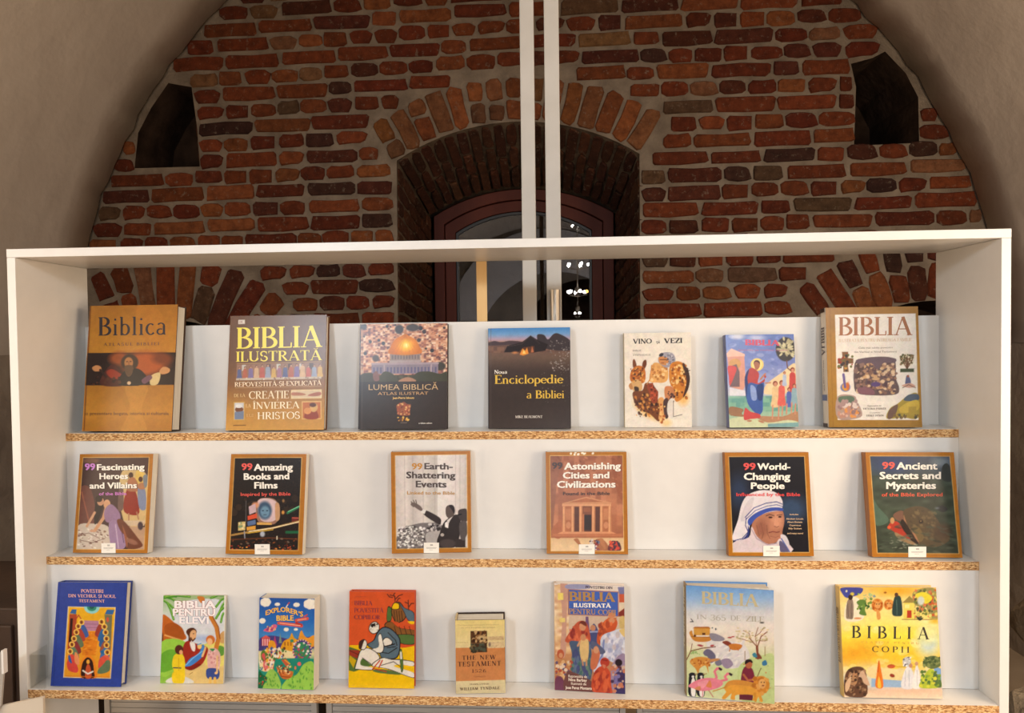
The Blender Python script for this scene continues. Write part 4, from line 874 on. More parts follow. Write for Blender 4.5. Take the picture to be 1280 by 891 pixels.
b = Book(POSE['b7'], Z1, [(108, 45), (698, 45), (728, 812), (128, 806)], 'thick book with wide gold frame around a white cover, rightmost on the top shelf', G1, (150, 108, 42), (168, 122, 50), spine=(214, 202, 184), seed=7); p = b.p
p.G((45, (158, 114, 50)), (400, (176, 130, 56)), (812, (160, 118, 48))); p.L([(136, 45), (156, 806)], 3, (128, 88, 34), al=.6)
p.P([(168, 90), (684, 90), (704, 766), (184, 760)], (236, 228, 216))
p.P([(212, 326), (252, 326), (252, 366), (286, 368), (286, 400), (250, 402), (256, 454), (222, 454), (220, 404), (184, 400), (186, 368), (216, 366)], (130, 92, 60)); p.D(192, 332, 280, 446, [(206, 150, 80), (70, 60, 56), (160, 60, 44), (110, 110, 60)], 26, 8)
p.E(234, 552, 32, 28, (110, 120, 170), 2); p.E(236, 548, 22, 26, (226, 160, 60), 2); p.L([(222, 470), (232, 550)], 16, (112, 96, 150)); p.E(250, 545, 10, 24, (206, 110, 60), 2)
p.S([(310, 380), (400, 362), (520, 364), (556, 400), (560, 500), (580, 560), (560, 600), (430, 606), (310, 590), (288, 520), (290, 430)], (96, 78, 80)); p.D(310, 400, 560, 590, [(176, 136, 108), (128, 96, 84), (206, 166, 120), (84, 62, 70), (226, 196, 160), (150, 110, 92)], 190, 12, .9, .8)
p.S([(320, 372), (540, 368), (550, 400), (480, 400), (440, 440), (400, 400), (320, 410)], (104, 86, 96)); p.E(430, 535, 30, 16, (90, 70, 120)); p.E(430, 500, 26, 10, (196, 160, 120)); p.S([(320, 545), (400, 560), (420, 600), (320, 590)], (130, 90, 100)); p.D(300, 400, 350, 560, [(140, 110, 100), (90, 70, 66)], 24, 12)
p.E(628, 384, 46, 40, (224, 214, 186), 3); p.D(588, 350, 670, 410, [(110, 96, 60), (140, 110, 76), (84, 84, 50)], 60, 6)
for a in (-50, -25, 0, 25, 50): p.L([(630, 440), (630+a*.7, 360+abs(a)*.4)], 5, (96, 60, 40))
p.L([(630, 370), (632, 445)], 9, (96, 60, 40)); p.R(586, 438, 674, 460, (54, 70, 44)); p.S([(630, 480), (650, 500), (652, 540), (620, 540), (622, 500)], (84, 92, 130)); p.E(636, 486, 8, 8, (150, 80, 60)); p.S([(596, 545), (650, 530), (684, 552), (640, 560)], (206, 160, 140)); p.L([(600, 560), (640, 540), (684, 560)], 4, (96, 70, 60))
p.S([(184, 610), (290, 606), (310, 650), (334, 690), (330, 745), (186, 752)], (176, 150, 140)); p.D(190, 650, 320, 740, [(214, 180, 160), (190, 140, 120), (226, 150, 80), (150, 120, 116)], 60, 11); p.S([(196, 612), (280, 610), (290, 650), (200, 650)], (96, 116, 96)); p.D(195, 640, 320, 680, [(226, 206, 196), (170, 140, 136)], 16, 14)
p.S([(500, 754), (520, 690), (570, 660), (640, 606), (700, 602), (702, 750), (600, 748)], (170, 148, 60)); p.S([(610, 640), (640, 604), (700, 602), (700, 640)], (74, 90, 110)); p.S([(505, 752), (516, 700), (570, 664), (560, 720), (530, 754)], (110, 84, 74)); p.S([(580, 690), (640, 650), (700, 640), (700, 700), (600, 720)], (206, 176, 70)); p.R(640, 680, 690, 730, (176, 150, 60)); p.D(540, 730, 700, 752, [(70, 74, 60), (120, 96, 60)], 20, 8)
b.T('BIBLIA', 196, 106, 664, 222, (156, 96, 52), bold=.0, slope=4); b.T('ILUSTRATA PENTRU INTREAGA FAMILIE', 196, 244, 660, 264, (206, 176, 140), bold=.0)
b.T('Cele mai iubite povestiri', 322, 296, 538, 308, (120, 104, 90), font='sans'); b.T('din Vechiul si Noul Testament', 294, 322, 566, 334, (120, 104, 90), font='sans')
b.T('Repovestite de', 380, 666, 466, 676, (110, 96, 84), font='sans'); b.T('VICTORIA PARKER', 350, 684, 498, 696, (96, 80, 70)); b.T('Consultant', 392, 712, 460, 720, (110, 96, 84), font='sans'); b.T('JANET DYSON', 370, 728, 482, 740, (110, 96, 84), bold=.02)
b.spine_text('BIBLIA', .84, .60, (70, 50, 44), frac=.55); b.spine_text('ilustrata pentru intreaga familie', .56, .30, (120, 100, 90), font='sans', frac=.16, art=[(.965, 1.0, (60, 40, 30)), (0.0, .03, (60, 40, 30)), (.22, .27, (90, 100, 140))])
b.finish()
# ---- middle shelf
GOLD = (176, 112, 32)
def nine(key, quad, inner, label, base, seed, spine=None):
    b = Book(POSE[key], Z2, quad, label, G2, GOLD, GOLD, hard=False, spine=spine or (150, 92, 34), seed=seed); b.inner = inner
    b.p.P(inner, (232, 200, 130)); return b
def edge(b, quad, px=3):
    """re-lay the gold border over whatever was painted outside the picture"""
    p = b.p; D, ins = p._dist(b.inner, True); sd = np.where(ins, D, -D)
    p.put(np.clip((-sd)/p.aa+.5, 0, 1), GOLD); p.put(np.clip(1-np.abs(sd+1)/(p.aa*1.0), 0, 1)*.8, (238, 206, 136))
W_ = (244, 236, 222)
def bold3(b, words, sub, num, ncol, scol, tcol=W_, shade=(30, 18, 14), out=None):
    b.T('99', *num, ncol, 'sans', .04, shade=shade)
    for t, *q in words: b.T(t, *q, tcol, 'sans', .042, shade=shade, out=out)
    b.T(sub[0], *sub[1:], scol, 'sans', .022, out=out)
q = [(120, 72), (668, 76), (615, 800), (57, 793)]
b = nine('c1', q, [(144, 98), (636, 100), (590, 772), (84, 766)], 'gold bordered book with a woman in lilac collapsed on steps, leftmost on the middle shelf', None, 11); p = b.p
p.P(b.inner, (70, 46, 44)); p.S([(110, 330), (200, 330), (230, 580), (100, 580)], (112, 66, 56)); p.L([(130, 350), (180, 560)], 10, (150, 86, 66)); p.E(200, 120, 60, 20, (120, 84, 66), 4)
p.S([(420, 230), (520, 190), (620, 230), (630, 420), (590, 600), (440, 560)], (206, 176, 120)); p.S([(540, 200), (600, 220), (600, 300), (540, 300)], (216, 180, 90)); p.S([(410, 330), (440, 320), (440, 470), (400, 480)], (110, 84, 76))
p.S([(440, 480), (470, 330), (530, 340), (560, 500), (500, 520)], (142, 44, 30)); p.E(500, 230, 18, 22, (66, 36, 26)); p.S([(480, 260), (530, 250), (560, 340), (470, 340)], (168, 110, 76)); p.L([(480, 510), (480, 560)], 10, (170, 120, 90)); p.L([(540, 500), (552, 550)], 10, (170, 120, 90))
p.S([(550, 330), (600, 320), (612, 470), (560, 470)], (126, 134, 160)); p.E(572, 260, 16, 20, (80, 44, 30)); p.S([(560, 290), (600, 290), (600, 330), (560, 330)], (176, 120, 84)); p.S([(590, 240), (622, 230), (622, 300), (600, 320)], (120, 126, 130))
p.P([(440, 560), (600, 560), (595, 600), (430, 600)], (206, 180, 150)); p.P([(430, 600), (600, 610), (592, 770), (500, 770)], (186, 150, 120)); p.E(566, 600, 20, 30, (70, 54, 60), 2)
p.S([(95, 600), (200, 580), (320, 600), (360, 700), (340, 770), (84, 770)], (206, 190, 172)); p.D(95, 620, 330, 760, [(236, 226, 212), (150, 116, 100), (110, 76, 66)], 60, 9, .9, .5, 20); p.L([(110, 700), (200, 720), (300, 690)], 4, (110, 76, 70)); p.L([(100, 660), (180, 650), (260, 690)], 4, (120, 86, 80))
p.S([(240, 400), (270, 380), (300, 420), (250, 560), (220, 580), (225, 480)], (40, 26, 24)); p.E(270, 420, 26, 30, (196, 144, 110)); p.E(258, 400, 26, 24, (46, 30, 26)); p.L([(225, 500), (165, 600)], 18, (206, 156, 120)); p.L([(320, 440), (290, 540), (225, 630)], 24, (206, 152, 110)); p.E(318, 440, 26, 34, (210, 158, 118)); p.E(208, 634, 24, 9, (206, 156, 120))
p.S([(300, 480), (350, 440), (410, 500), (410, 560), (330, 575), (300, 550)], (148, 116, 146)); p.S([(330, 580), (400, 560), (450, 590), (460, 720), (430, 770), (350, 760)], (156, 126, 158)); p.L([(380, 590), (400, 760)], 8, (196, 172, 196)); p.L([(420, 600), (440, 720)], 7, (106, 80, 110)); p.S([(390, 560), (440, 560), (540, 680), (580, 750), (470, 770), (480, 700), (420, 640)], (110, 62, 44)); p.S([(430, 590), (470, 700), (460, 760), (440, 650)], (150, 90, 64)); p.E(500, 715, 46, 18, (150, 100, 80), 2, 20)
edge(b, q)
bold3(b, [('Fascinating', 250, 148, 604, 190), ('Heroes', 268, 214, 480, 256), ('and Villains', 194, 282, 546, 324)], ('of the Bible', 264, 352, 468, 374), (160, 142, 238, 188), (206, 130, 206), (206, 120, 196))
b.sticker(276, 724, 382, 797); b.finish()

q = [(112, 70), (680, 78), (632, 812), (62, 803)]
b = nine('c2', q, [(138, 100), (644, 104), (602, 782), (94, 772)], 'gold bordered book with night street of neon signs on black', None, 12); p = b.p
p.P(b.inner, (34, 24, 18)); p.D(110, 400, 640, 560, [(50, 36, 26), (30, 22, 18)], 50, 20)
p.S([(300, 430), (340, 400), (420, 402), (460, 440), (470, 520), (430, 590), (320, 580), (290, 500)], (150, 110, 90)); p.S([(310, 420), (400, 405), (460, 450), (440, 560), (330, 560)], (214, 186, 186)); p.E(360, 490, 52, 66, (60, 84, 110), 5); p.E(362, 500, 34, 42, (110, 146, 170), 4); p.E(346, 492, 7, 4, (30, 40, 60)); p.E(378, 492, 7, 4, (30, 40, 60)); p.L([(350, 522), (372, 522)], 4, (50, 60, 80))
p.S([(440, 440), (470, 450), (470, 550), (440, 560)], (196, 150, 110)); p.E(290, 450, 26, 22, (216, 150, 110), 4)
p.P([(240, 460), (290, 440), (296, 500), (244, 520)], (206, 176, 180)); p.P([(230, 530), (300, 510), (300, 545), (232, 560)], (214, 80, 50)); p.P([(228, 570), (290, 556), (292, 590), (230, 604)], (90, 110, 150)); p.P([(222, 610), (290, 600), (290, 628), (224, 636)], (226, 160, 60)); p.P([(160, 574), (214, 570), (212, 632), (158, 636)], (216, 190, 120)); p.D(165, 580, 210, 628, [(130, 150, 110), (236, 214, 160)], 8, 8)
p.L([(220, 420), (216, 600)], 5, (96, 92, 90)); p.P([(300, 576), (410, 580), (410, 596), (300, 594)], (220, 170, 90)); p.E(500, 420, 9, 12, (150, 110, 70), 2); p.E(496, 506, 11, 14, (216, 150, 70), 2)
p.L([(530, 510), (616, 466)], 16, (44, 120, 80)); p.L([(534, 500), (616, 462)], 5, (140, 220, 170)); p.L([(520, 650), (608, 650)], 20, (30, 96, 60)); p.P([(560, 540), (612, 540), (608, 590), (560, 580)], (110, 40, 34)); p.L([(565, 546), (610, 548)], 5, (226, 110, 90))
p.L([(110, 668), (240, 646), (420, 618), (612, 572)], 14, (170, 130, 70)); p.L([(240, 642), (420, 618), (610, 576)], 7, (240, 224, 180)); p.L([(230, 655), (420, 630)], 6, (220, 176, 50)); p.L([(100, 700), (400, 690), (600, 700)], 8, (96, 50, 26))
p.E(340, 662, 18, 20, (176, 180, 190), 3); p.D(100, 690, 600, 780, [(90, 46, 24), (150, 80, 36), (60, 34, 24), (120, 100, 84)], 60, 9, .9, .5); p.D(100, 745, 600, 784, [(206, 80, 40), (236, 150, 60), (150, 40, 26)], 40, 7, 1, .6); p.L([(205, 640), (208, 690)], 8, (150, 150, 160)); p.L([(448, 680), (448, 700)], 8, (236, 226, 196))
edge(b, q)
bold3(b, [('Amazing', 286, 148, 578, 196), ('Books and', 210, 216, 550, 262), ('Films', 288, 282, 462, 328)], ('Inspired by the Bible', 186, 358, 556, 382), (194, 142, 276, 190), (226, 84, 74), (226, 84, 70))
b.sticker(286, 735, 396, 808); b.finish()

q = [(80, 62), (668, 50), (682, 800), (78, 813)]
b = nine('c3', q, [(112, 88), (640, 76), (652, 766), (112, 778)], 'gold bordered book with black and white photo of a man in suit waving', None, 13, (170, 110, 50)); p = b.p
p.G((112, (206, 196, 190)), (190, (226, 216, 208)), (240, (200, 190, 184)), (330, (220, 212, 204)), (410, (196, 188, 180)), (430, (232, 226, 220)), (560, (226, 216, 210)), (640, (206, 198, 192)), ax='X')
for x in (180, 240, 318, 404, 420, 560, 592, 632): p.L([(x, 80), (x, 700)], 5, (176, 166, 160), 2, .6)
INK = (52, 42, 40)
p.S([(110, 700), (170, 620), (260, 590), (340, 580), (460, 600), (460, 780), (110, 780)], (120, 112, 112)); p.D(120, 610, 330, 776, [(226, 222, 218), (60, 54, 54), (170, 164, 160), (96, 90, 90), (244, 240, 236)], 190, 9, 1, .8); p.S([(340, 660), (440, 640), (470, 690), (420, 730), (350, 740)], (176, 170, 166)); p.D(340, 590, 450, 640, [(50, 44, 44), (206, 200, 196), (110, 104, 104)], 40, 8)
p.S([(335, 486), (440, 540), (450, 580), (430, 590), (322, 520)], INK); p.P([(312, 478), (340, 486), (326, 516), (300, 500)], (230, 226, 220)); p.S([(225, 440), (245, 430), (290, 450), (312, 478), (300, 492), (262, 470)], (110, 96, 90)); p.L([(262, 452), (244, 414)], 8, (110, 96, 90)); p.L([(270, 452), (262, 412)], 8, (110, 96, 90)); p.L([(250, 452), (228, 424)], 8, (110, 96, 90)); p.L([(246, 462), (226, 446)], 7, (110, 96, 90))
p.S([(440, 660), (470, 580), (530, 530), (580, 520), (600, 580), (590, 680), (560, 760), (450, 770), (420, 720)], (46, 38, 36)); p.S([(490, 460), (520, 446), (550, 460), (552, 510), (530, 545), (500, 540), (486, 510)], (90, 76, 70)); p.S([(510, 450), (540, 448), (555, 480), (550, 510), (530, 480)], (40, 32, 32)); p.P([(480, 580), (510, 560), (505, 620), (480, 610)], (236, 230, 226)); p.P([(496, 560), (540, 530), (520, 560), (500, 600)], (220, 214, 210)); p.E(460, 670, 14, 12, (190, 180, 172)); p.R(560, 700, 650, 764, INK)
p.S([(580, 490), (610, 474), (644, 480), (650, 560), (610, 570), (584, 540)], (70, 60, 58)); p.P([(576, 516), (606, 510), (606, 520), (578, 524)], (20, 18, 18)); p.S([(590, 580), (640, 570), (652, 640), (650, 700), (600, 700)], (86, 78, 76)); p.E(500, 735, 60, 34, (70, 60, 58), 3); p.P([(636, 690), (650, 660), (654, 764), (636, 760)], (210, 204, 200))
edge(b, q)
bold3(b, [('Earth-', 330, 140, 540, 184), ('Shattering', 196, 204, 560, 250), ('Events', 266, 270, 494, 316)], ('Linked to the Bible', 202, 346, 556, 370), (238, 142, 316, 186), (190, 134, 50), (186, 140, 70), tcol=(76, 62, 56), shade=(206, 200, 196))
b.sticker(324, 728, 438, 807); b.finish()

q = [(68, 57), (668, 62), (687, 818), (73, 812)]
b = nine('c4', q, [(100, 84), (640, 86), (654, 794), (106, 792)], 'gold bordered book with carved sandstone temple facade and resting camel', None, 14); p = b.p
p.G((84, (150, 92, 66)), (250, (176, 112, 80)), (420, (186, 122, 88)), (690, (190, 120, 80)), (700, (222, 186, 140)), (794, (232, 200, 156)))
p.N(100, 84, 656, 690, [(190, 124, 90), (160, 96, 70), (206, 140, 104), (146, 88, 64)], 40, .5, 2); p.S([(104, 90), (190, 90), (150, 300), (120, 620), (104, 620)], (140, 92, 70), .7); p.S([(560, 100), (640, 90), (650, 400), (600, 350)], (150, 86, 60), .6); p.D(110, 90, 640, 380, [(126, 74, 54), (206, 140, 100)], 60, 12, .5, .5, 30); p.S([(130, 690), (110, 640), (180, 560), (180, 690)], (176, 106, 72))
p.P([(190, 436), (370, 388), (560, 432), (556, 456), (194, 456)], (206, 146, 104)); p.P([(240, 430), (370, 398), (500, 428)], (176, 110, 74)); p.R(190, 444, 556, 458, (222, 162, 118)); p.R(196, 458, 548, 650, (176, 108, 70))
for x0, x1 in ((282, 318), (348, 412), (440, 474)): p.R(x0, 462, x1, 650, (96, 58, 44))
p.R(345, 458, 412, 520, (130, 80, 56)); p.R(355, 524, 410, 636, (56, 44, 40)); p.R(346, 516, 356, 650, (190, 120, 80)); p.R(352, 468, 406, 500, (150, 92, 62))
for x in (205, 270, 330, 425, 486, 548): p.R(x-10, 458, x+11, 652, (226, 164, 116)); p.R(x+5, 458, x+11, 652, (186, 122, 82))
p.R(218, 476, 256, 560, (196, 130, 90)); p.R(500, 476, 538, 560, (196, 130, 90)); p.E(238, 600, 18, 26, (206, 140, 100)); p.E(520, 600, 18, 26, (206, 140, 100)); p.P([(190, 648), (560, 648), (600, 664), (150, 664)], (216, 150, 106)); p.P([(120, 664), (640, 664), (650, 688), (110, 688)], (190, 118, 80)); p.R(106, 686, 652, 690, (150, 90, 60))
p.S([(330, 740), (350, 760), (430, 790), (350, 790)], (150, 100, 70)); p.S([(278, 704), (310, 700), (330, 740), (340, 780), (316, 750), (284, 716)], (170, 110, 74)); p.S([(440, 710), (490, 704), (530, 740), (540, 790), (420, 790)], (170, 110, 76)); p.D(400, 710, 470, 785, [(60, 50, 70), (110, 110, 140), (150, 60, 60), (220, 206, 200)], 36, 8); p.S([(545, 740), (570, 715), (620, 730), (632, 790), (540, 790)], (110, 60, 60)); p.D(550, 720, 625, 785, [(206, 70, 56), (70, 56, 70), (220, 100, 70)], 26, 9); p.S([(468, 706), (500, 704), (520, 770), (505, 775)], (186, 124, 84))
edge(b, q); p.D(200, 60, 440, 78, [(250, 240, 220)], 12, 7)
bold3(b, [('Astonishing', 210, 138, 628, 186), ('Cities and', 200, 206, 544, 252), ('Civilizations', 156, 272, 590, 320)], ('Found in the Bible', 202, 352, 548, 376), (120, 134, 198, 180), (70, 54, 50), (56, 36, 30), shade=(120, 70, 50))
b.sticker(320, 742, 438, 816); b.finish()

q = [(66, 62), (683, 62), (730, 830), (88, 832)]
b = nine('c5', q, [(96, 92), (654, 92), (694, 802), (120, 804)], 'gold bordered book with elderly woman in white blue striped veil', None, 15); p = b.p
p.P(b.inner, (28, 26, 32)); p.E(560, 480, 110, 100, (52, 72, 100), 26); p.E(170, 350, 70, 120, (44, 56, 80), 20)
p.S([(120, 670), (160, 560), (190, 440), (240, 370), (340, 338), (430, 350), (480, 390), (496, 450), (470, 500), (420, 500), (300, 540), (250, 600), (238, 660), (180, 720), (120, 710)], (226, 218, 220)); p.S([(180, 560), (220, 440), (280, 390), (260, 480), (220, 560)], (204, 194, 200), .8)
BL = (62, 84, 168); p.S([(235, 560), (290, 510), (370, 475), (440, 465), (494, 472), (494, 492), (430, 492), (360, 510), (290, 560), (246, 602)], BL); p.L([(214, 540), (280, 470), (370, 435), (450, 424), (492, 442)], 6, (60, 66, 130)); p.L([(220, 556), (290, 490), (380, 456), (450, 446), (492, 458)], 5, (66, 76, 140)); p.L([(222, 545), (216, 600), (236, 650), (190, 700), (122, 718)], 6, (56, 60, 120)); p.S([(236, 600), (246, 660), (210, 720), (140, 736), (124, 728), (190, 706), (230, 660)], (50, 58, 120))
p.S([(262, 600), (300, 545), (380, 505), (470, 494), (498, 500), (508, 570), (494, 640), (488, 690), (440, 730), (380, 740), (320, 700), (280, 660)], (176, 118, 92)); p.E(450, 560, 44, 60, (200, 140, 110), 8); p.E(340, 620, 40, 60, (150, 96, 76), 9); p.E(420, 600, 20, 22, (190, 130, 102), 5)
p.L([(372, 528), (400, 518), (430, 528)], 7, (96, 60, 50)); p.E(404, 540, 15, 7, (60, 36, 34)); p.E(474, 536, 12, 7, (60, 36, 34)); p.L([(452, 524), (490, 520)], 6, (100, 62, 52)); p.S([(440, 540), (456, 560), (470, 600), (450, 612), (430, 600)], (206, 146, 116)); p.L([(432, 606), (450, 614), (466, 606)], 4, (110, 66, 56)); p.L([(392, 655), (420, 646), (450, 652), (470, 648)], 8, (126, 66, 60)); p.L([(376, 600), (380, 660), (400, 700)], 4, (126, 80, 66)); p.L([(330, 580), (350, 660), (340, 700)], 4, (126, 80, 64)); p.L([(300, 600), (320, 680)], 4, (120, 76, 62)); p.L([(400, 680), (440, 690), (470, 680)], 4, (140, 90, 74))
p.S([(124, 730), (240, 690), (262, 610), (300, 680), (370, 735), (440, 735), (480, 700), (560, 800), (120, 806)], (216, 200, 204)); p.L([(262, 630), (300, 700), (380, 745), (450, 735)], 8, (170, 150, 160)); p.S([(480, 670), (520, 680), (545, 740), (520, 760), (490, 730)], (214, 206, 212)); p.L([(486, 700), (530, 770), (548, 800)], 9, (80, 96, 160)); p.S([(470, 720), (500, 730), (540, 800), (480, 800)], (92, 88, 120))
edge(b, q)
bold3(b, [('World-', 310, 142, 552, 188), ('Changing', 210, 212, 552, 262), ('People', 262, 282, 510, 328)], ('Influenced by the Bible', 154, 358, 624, 382), (208, 140, 298, 188), (222, 80, 74), (224, 70, 66), shade=(16, 12, 16))
for t, x0, y0, x1, y1 in (('Includes', 548, 512, 612, 522), ('Abraham Lincoln', 522, 544, 648, 556), ('Albert Einstein', 530, 568, 640, 580), ('Copernicus', 546, 592, 630, 604), ('Billy Graham', 540, 616, 636, 628), ('and many more!', 530, 652, 648, 664)): b.T(t, x0, y0, x1, y1, (226, 190, 150), 'sans', .02)
b.sticker(352, 753, 474, 832); b.finish()

q = [(70, 60), (722, 60), (795, 845), (112, 835)]
b = nine('c6', q, [(102, 88), (692, 90), (766, 812), (150, 804)], 'gold bordered book with dark green sea painting of great fish and red robed man', None, 16); p = b.p
p.G((88, (58, 68, 92)), (180, (66, 80, 90)), (330, (48, 58, 48)), (500, (60, 70, 54)), (812, (52, 56, 42)))
p.N(100, 230, 770, 812, [(46, 54, 42), (66, 78, 62), (58, 66, 54), (80, 92, 76)], 60, .6, .45, .9); p.E(620, 130, 60, 36, (120, 132, 138), 10); p.E(280, 150, 120, 60, (52, 66, 108), 20); p.S([(640, 260), (636, 170), (670, 140), (700, 180), (706, 270)], (46, 52, 50)); p.S([(120, 400), (160, 460), (240, 560), (150, 600), (130, 520)], (84, 110, 92), .8)
p.S([(270, 520), (320, 488), (350, 500), (350, 560), (300, 560)], (120, 84, 66)); p.S([(345, 500), (380, 470), (460, 455), (540, 480), (600, 550), (640, 620), (700, 700), (600, 760), (460, 740), (420, 690), (360, 580)], (88, 72, 50)); p.S([(350, 520), (380, 600), (440, 670), (466, 735), (440, 700), (370, 640)], (170, 120, 84)); p.S([(330, 560), (360, 570), (440, 700), (460, 735), (400, 720), (330, 640)], (40, 28, 22)); p.E(480, 570, 17, 14, (44, 34, 28)); p.E(478, 566, 6, 5, (150, 120, 80)); p.D(400, 480, 600, 700, [(108, 92, 62), (70, 58, 44), (126, 106, 72)], 70, 14, .6, .6, 30); p.S([(420, 610), (470, 620), (500, 690), (466, 720)], (120, 100, 62), .8); p.E(640, 640, 60, 50, (78, 58, 42), 12)
p.S([(228, 610), (260, 570), (310, 575), (350, 640), (400, 700), (380, 710), (310, 680), (270, 640), (240, 628)], (176, 54, 36)); p.E(264, 562, 16, 24, (196, 146, 96)); p.E(240, 612, 14, 12, (220, 90, 50)); p.S([(280, 650), (330, 670), (440, 736), (400, 740), (310, 700)], (150, 120, 84)); p.D(250, 690, 440, 770, [(130, 136, 116), (90, 100, 84), (160, 160, 140)], 40, 12, .7, .4, 10)
p.S([(590, 470), (640, 450), (680, 480), (640, 500)], (44, 46, 48)); p.E(600, 470, 14, 7, (106, 116, 120), 3); p.D(150, 600, 740, 800, [(70, 80, 66), (40, 44, 34), (90, 96, 78)], 50, 26, .5, .3)
edge(b, q)
bold3(b, [('Ancient', 300, 134, 602, 184), ('Secrets and', 176, 204, 628, 254), ('Mysteries', 224, 276, 592, 326)], ('of the Bible Explored', 190, 356, 640, 382), (196, 132, 290, 180), (224, 84, 72), (222, 84, 52), shade=(26, 30, 34))
b.sticker(386, 758, 520, 838); b.finish()

# ---- bottom shelf
q = [(133, 75), (632, 72), (577, 806), (65, 818)]
b = Book(POSE['d1'], Z3, q, 'blue hardback with an orange panel of seated haloed figures, leftmost on the bottom shelf', G3, (38, 58, 128), (44, 66, 148), seed=21, spine=(36, 54, 120)); p = b.p
p.L([(150, 75), (84, 818)], 5, (34, 52, 124), al=.7)
fr = [(203, 246), (549, 246), (507, 750), (160, 754)]; p.P(fr, (226, 206, 150)); p.P([(209, 252), (543, 252), (501, 745), (166, 748)], (222, 150, 38)); p.P([(209, 252), (543, 252), (530, 420), (196, 420)], (226, 168, 32))
p.E(376, 250, 56, 44, (140, 204, 200)); p.E(376, 250, 34, 26, (54, 140, 110)); p.E(376, 248, 18, 12, (30, 90, 80)); p.R(180, 190, 560, 245, (44, 66, 148))
p.P([(214, 300), (268, 300), (250, 560), (196, 560)], (164, 68, 40)); p.P([(216, 296), (232, 266), (266, 266), (260, 300)], (50, 96, 150)); p.P([(220, 330), (238, 330), (224, 500), (204, 500)], (46, 24, 20)); p.L([(264, 330), (280, 306), (296, 330)], 8, (170, 66, 46)); p.P([(468, 300), (524, 300), (508, 560), (480, 480)], (110, 110, 84)); p.P([(470, 296), (486, 264), (540, 264), (528, 298)], (48, 100, 156)); p.E(490, 334, 9, 18, (204, 84, 60))
p.P([(318, 344), (426, 344), (424, 416), (316, 416)], (176, 124, 150)); p.L([(320, 368), (424, 368)], 4, (140, 96, 120)); p.L([(320, 392), (424, 392)], 4, (140, 96, 120)); p.P([(318, 420), (424, 420), (400, 590), (300, 590)], (214, 124, 30)); p.D(300, 430, 410, 600, [(190, 96, 28), (230, 156, 50)], 26, 12, .8, .4)
for i, (x, y) in enumerate(((300, 356), (276, 385), (262, 428), (244, 474), (228, 516), (214, 566))): 
    p.S([(x-20, y+84), (x-6, y+20), (x+24, y+24), (x+52, y+90), (x+20, y+110)], [(60, 90, 150), (170, 66, 50), (96, 110, 80), (130, 50, 50), (96, 120, 90), (212, 74, 60)][i])
    p.E(x, y, 21, 21, (238, 200, 96)); p.E(x, y, 15, 15, (196, 130, 50)); p.E(x, y+1, 9, 12, (110, 60, 36))
for i, (x, y) in enumerate(((446, 350), (466, 384), (474, 424), (480, 468), (480, 514), (484, 564))):
    p.S([(x+20, y+84), (x+6, y+20), (x-24, y+24), (x-50, y+90), (x-20, y+110)], [(150, 60, 50), (46, 96, 150), (50, 90, 140), (150, 80, 60), (70, 110, 160), (216, 96, 70)][i])
    p.E(x, y, 21, 21, (238, 200, 96)); p.E(x, y, 15, 15, (196, 130, 50)); p.E(x, y+1, 9, 12, (110, 60, 36))
p.S([(190, 640), (230, 620), (270, 680), (260, 716), (200, 700)], (206, 70, 60)); p.S([(200, 596), (214, 600), (226, 650), (204, 636)], (40, 90, 150)); p.S([(250, 570), (276, 600), (276, 660), (246, 640)], (226, 140, 90)); p.S([(410, 710), (450, 640), (500, 620), (500, 690), (450, 716)], (96, 116, 84)); p.S([(424, 620), (460, 590), (476, 620), (420, 680)], (210, 80, 62)); p.E(448, 564, 14, 14, (40, 100, 150))
p.S([(284, 748), (290, 640), (340, 586), (390, 620), (404, 700), (400, 748)], (226, 130, 34)); p.S([(296, 748), (302, 650), (340, 604), (376, 630), (386, 700), (384, 748)], (50, 26, 22)); p.E(344, 636, 12, 16, (226, 160, 60)); p.S([(328, 680), (344, 650), (362, 680), (366, 748), (322, 748)], (190, 80, 46)); p.L([(306, 700), (342, 722), (378, 704)], 11, (230, 220, 206)); p.L([(170, 744), (500, 740)], 5, (206, 110, 30))
b.T('POVESTIRI', 304, 122, 464, 146, (226, 170, 150), bold=.015); b.T('DIN VECHIUL ŞI NOUL', 212, 158, 552, 180, (226, 170, 150), bold=.015); b.T('TESTAMENT', 288, 194, 472, 214, (226, 170, 150), bold=.015)
b.finish()

q = [(120, 90), (620, 90), (597, 790), (88, 788)]
b = Book(POSE['d2'], Z3, q, 'thin green and yellow book with a bearded man holding a child under a palm tree', G3, (214, 206, 188), (150, 190, 70), hard=False, seed=22); p = b.p
p.G((88, (150, 176, 120)), (250, (206, 214, 206)), (420, (196, 206, 220)), (455, (186, 210, 110)), (600, (120, 176, 56)), (790, (140, 186, 66)))
p.S([(240, 160), (620, 140), (620, 440), (250, 440)], (216, 218, 220)); p.E(430, 430, 90, 26, (170, 186, 214), 8)
p.S([(390, 100), (440, 100), (450, 130), (420, 150)], (200, 120, 50)); p.S([(110, 300), (120, 240), (200, 300), (280, 380), (290, 440), (110, 450)], (190, 100, 36)); p.S([(130, 330), (200, 305), (270, 350), (288, 420), (240, 440), (140, 400)], (166, 84, 30)); p.L([(130, 405), (270, 448)], 12, (220, 160, 90)); p.S([(104, 400), (116, 400), (112, 520), (100, 530)], (110, 60, 30))
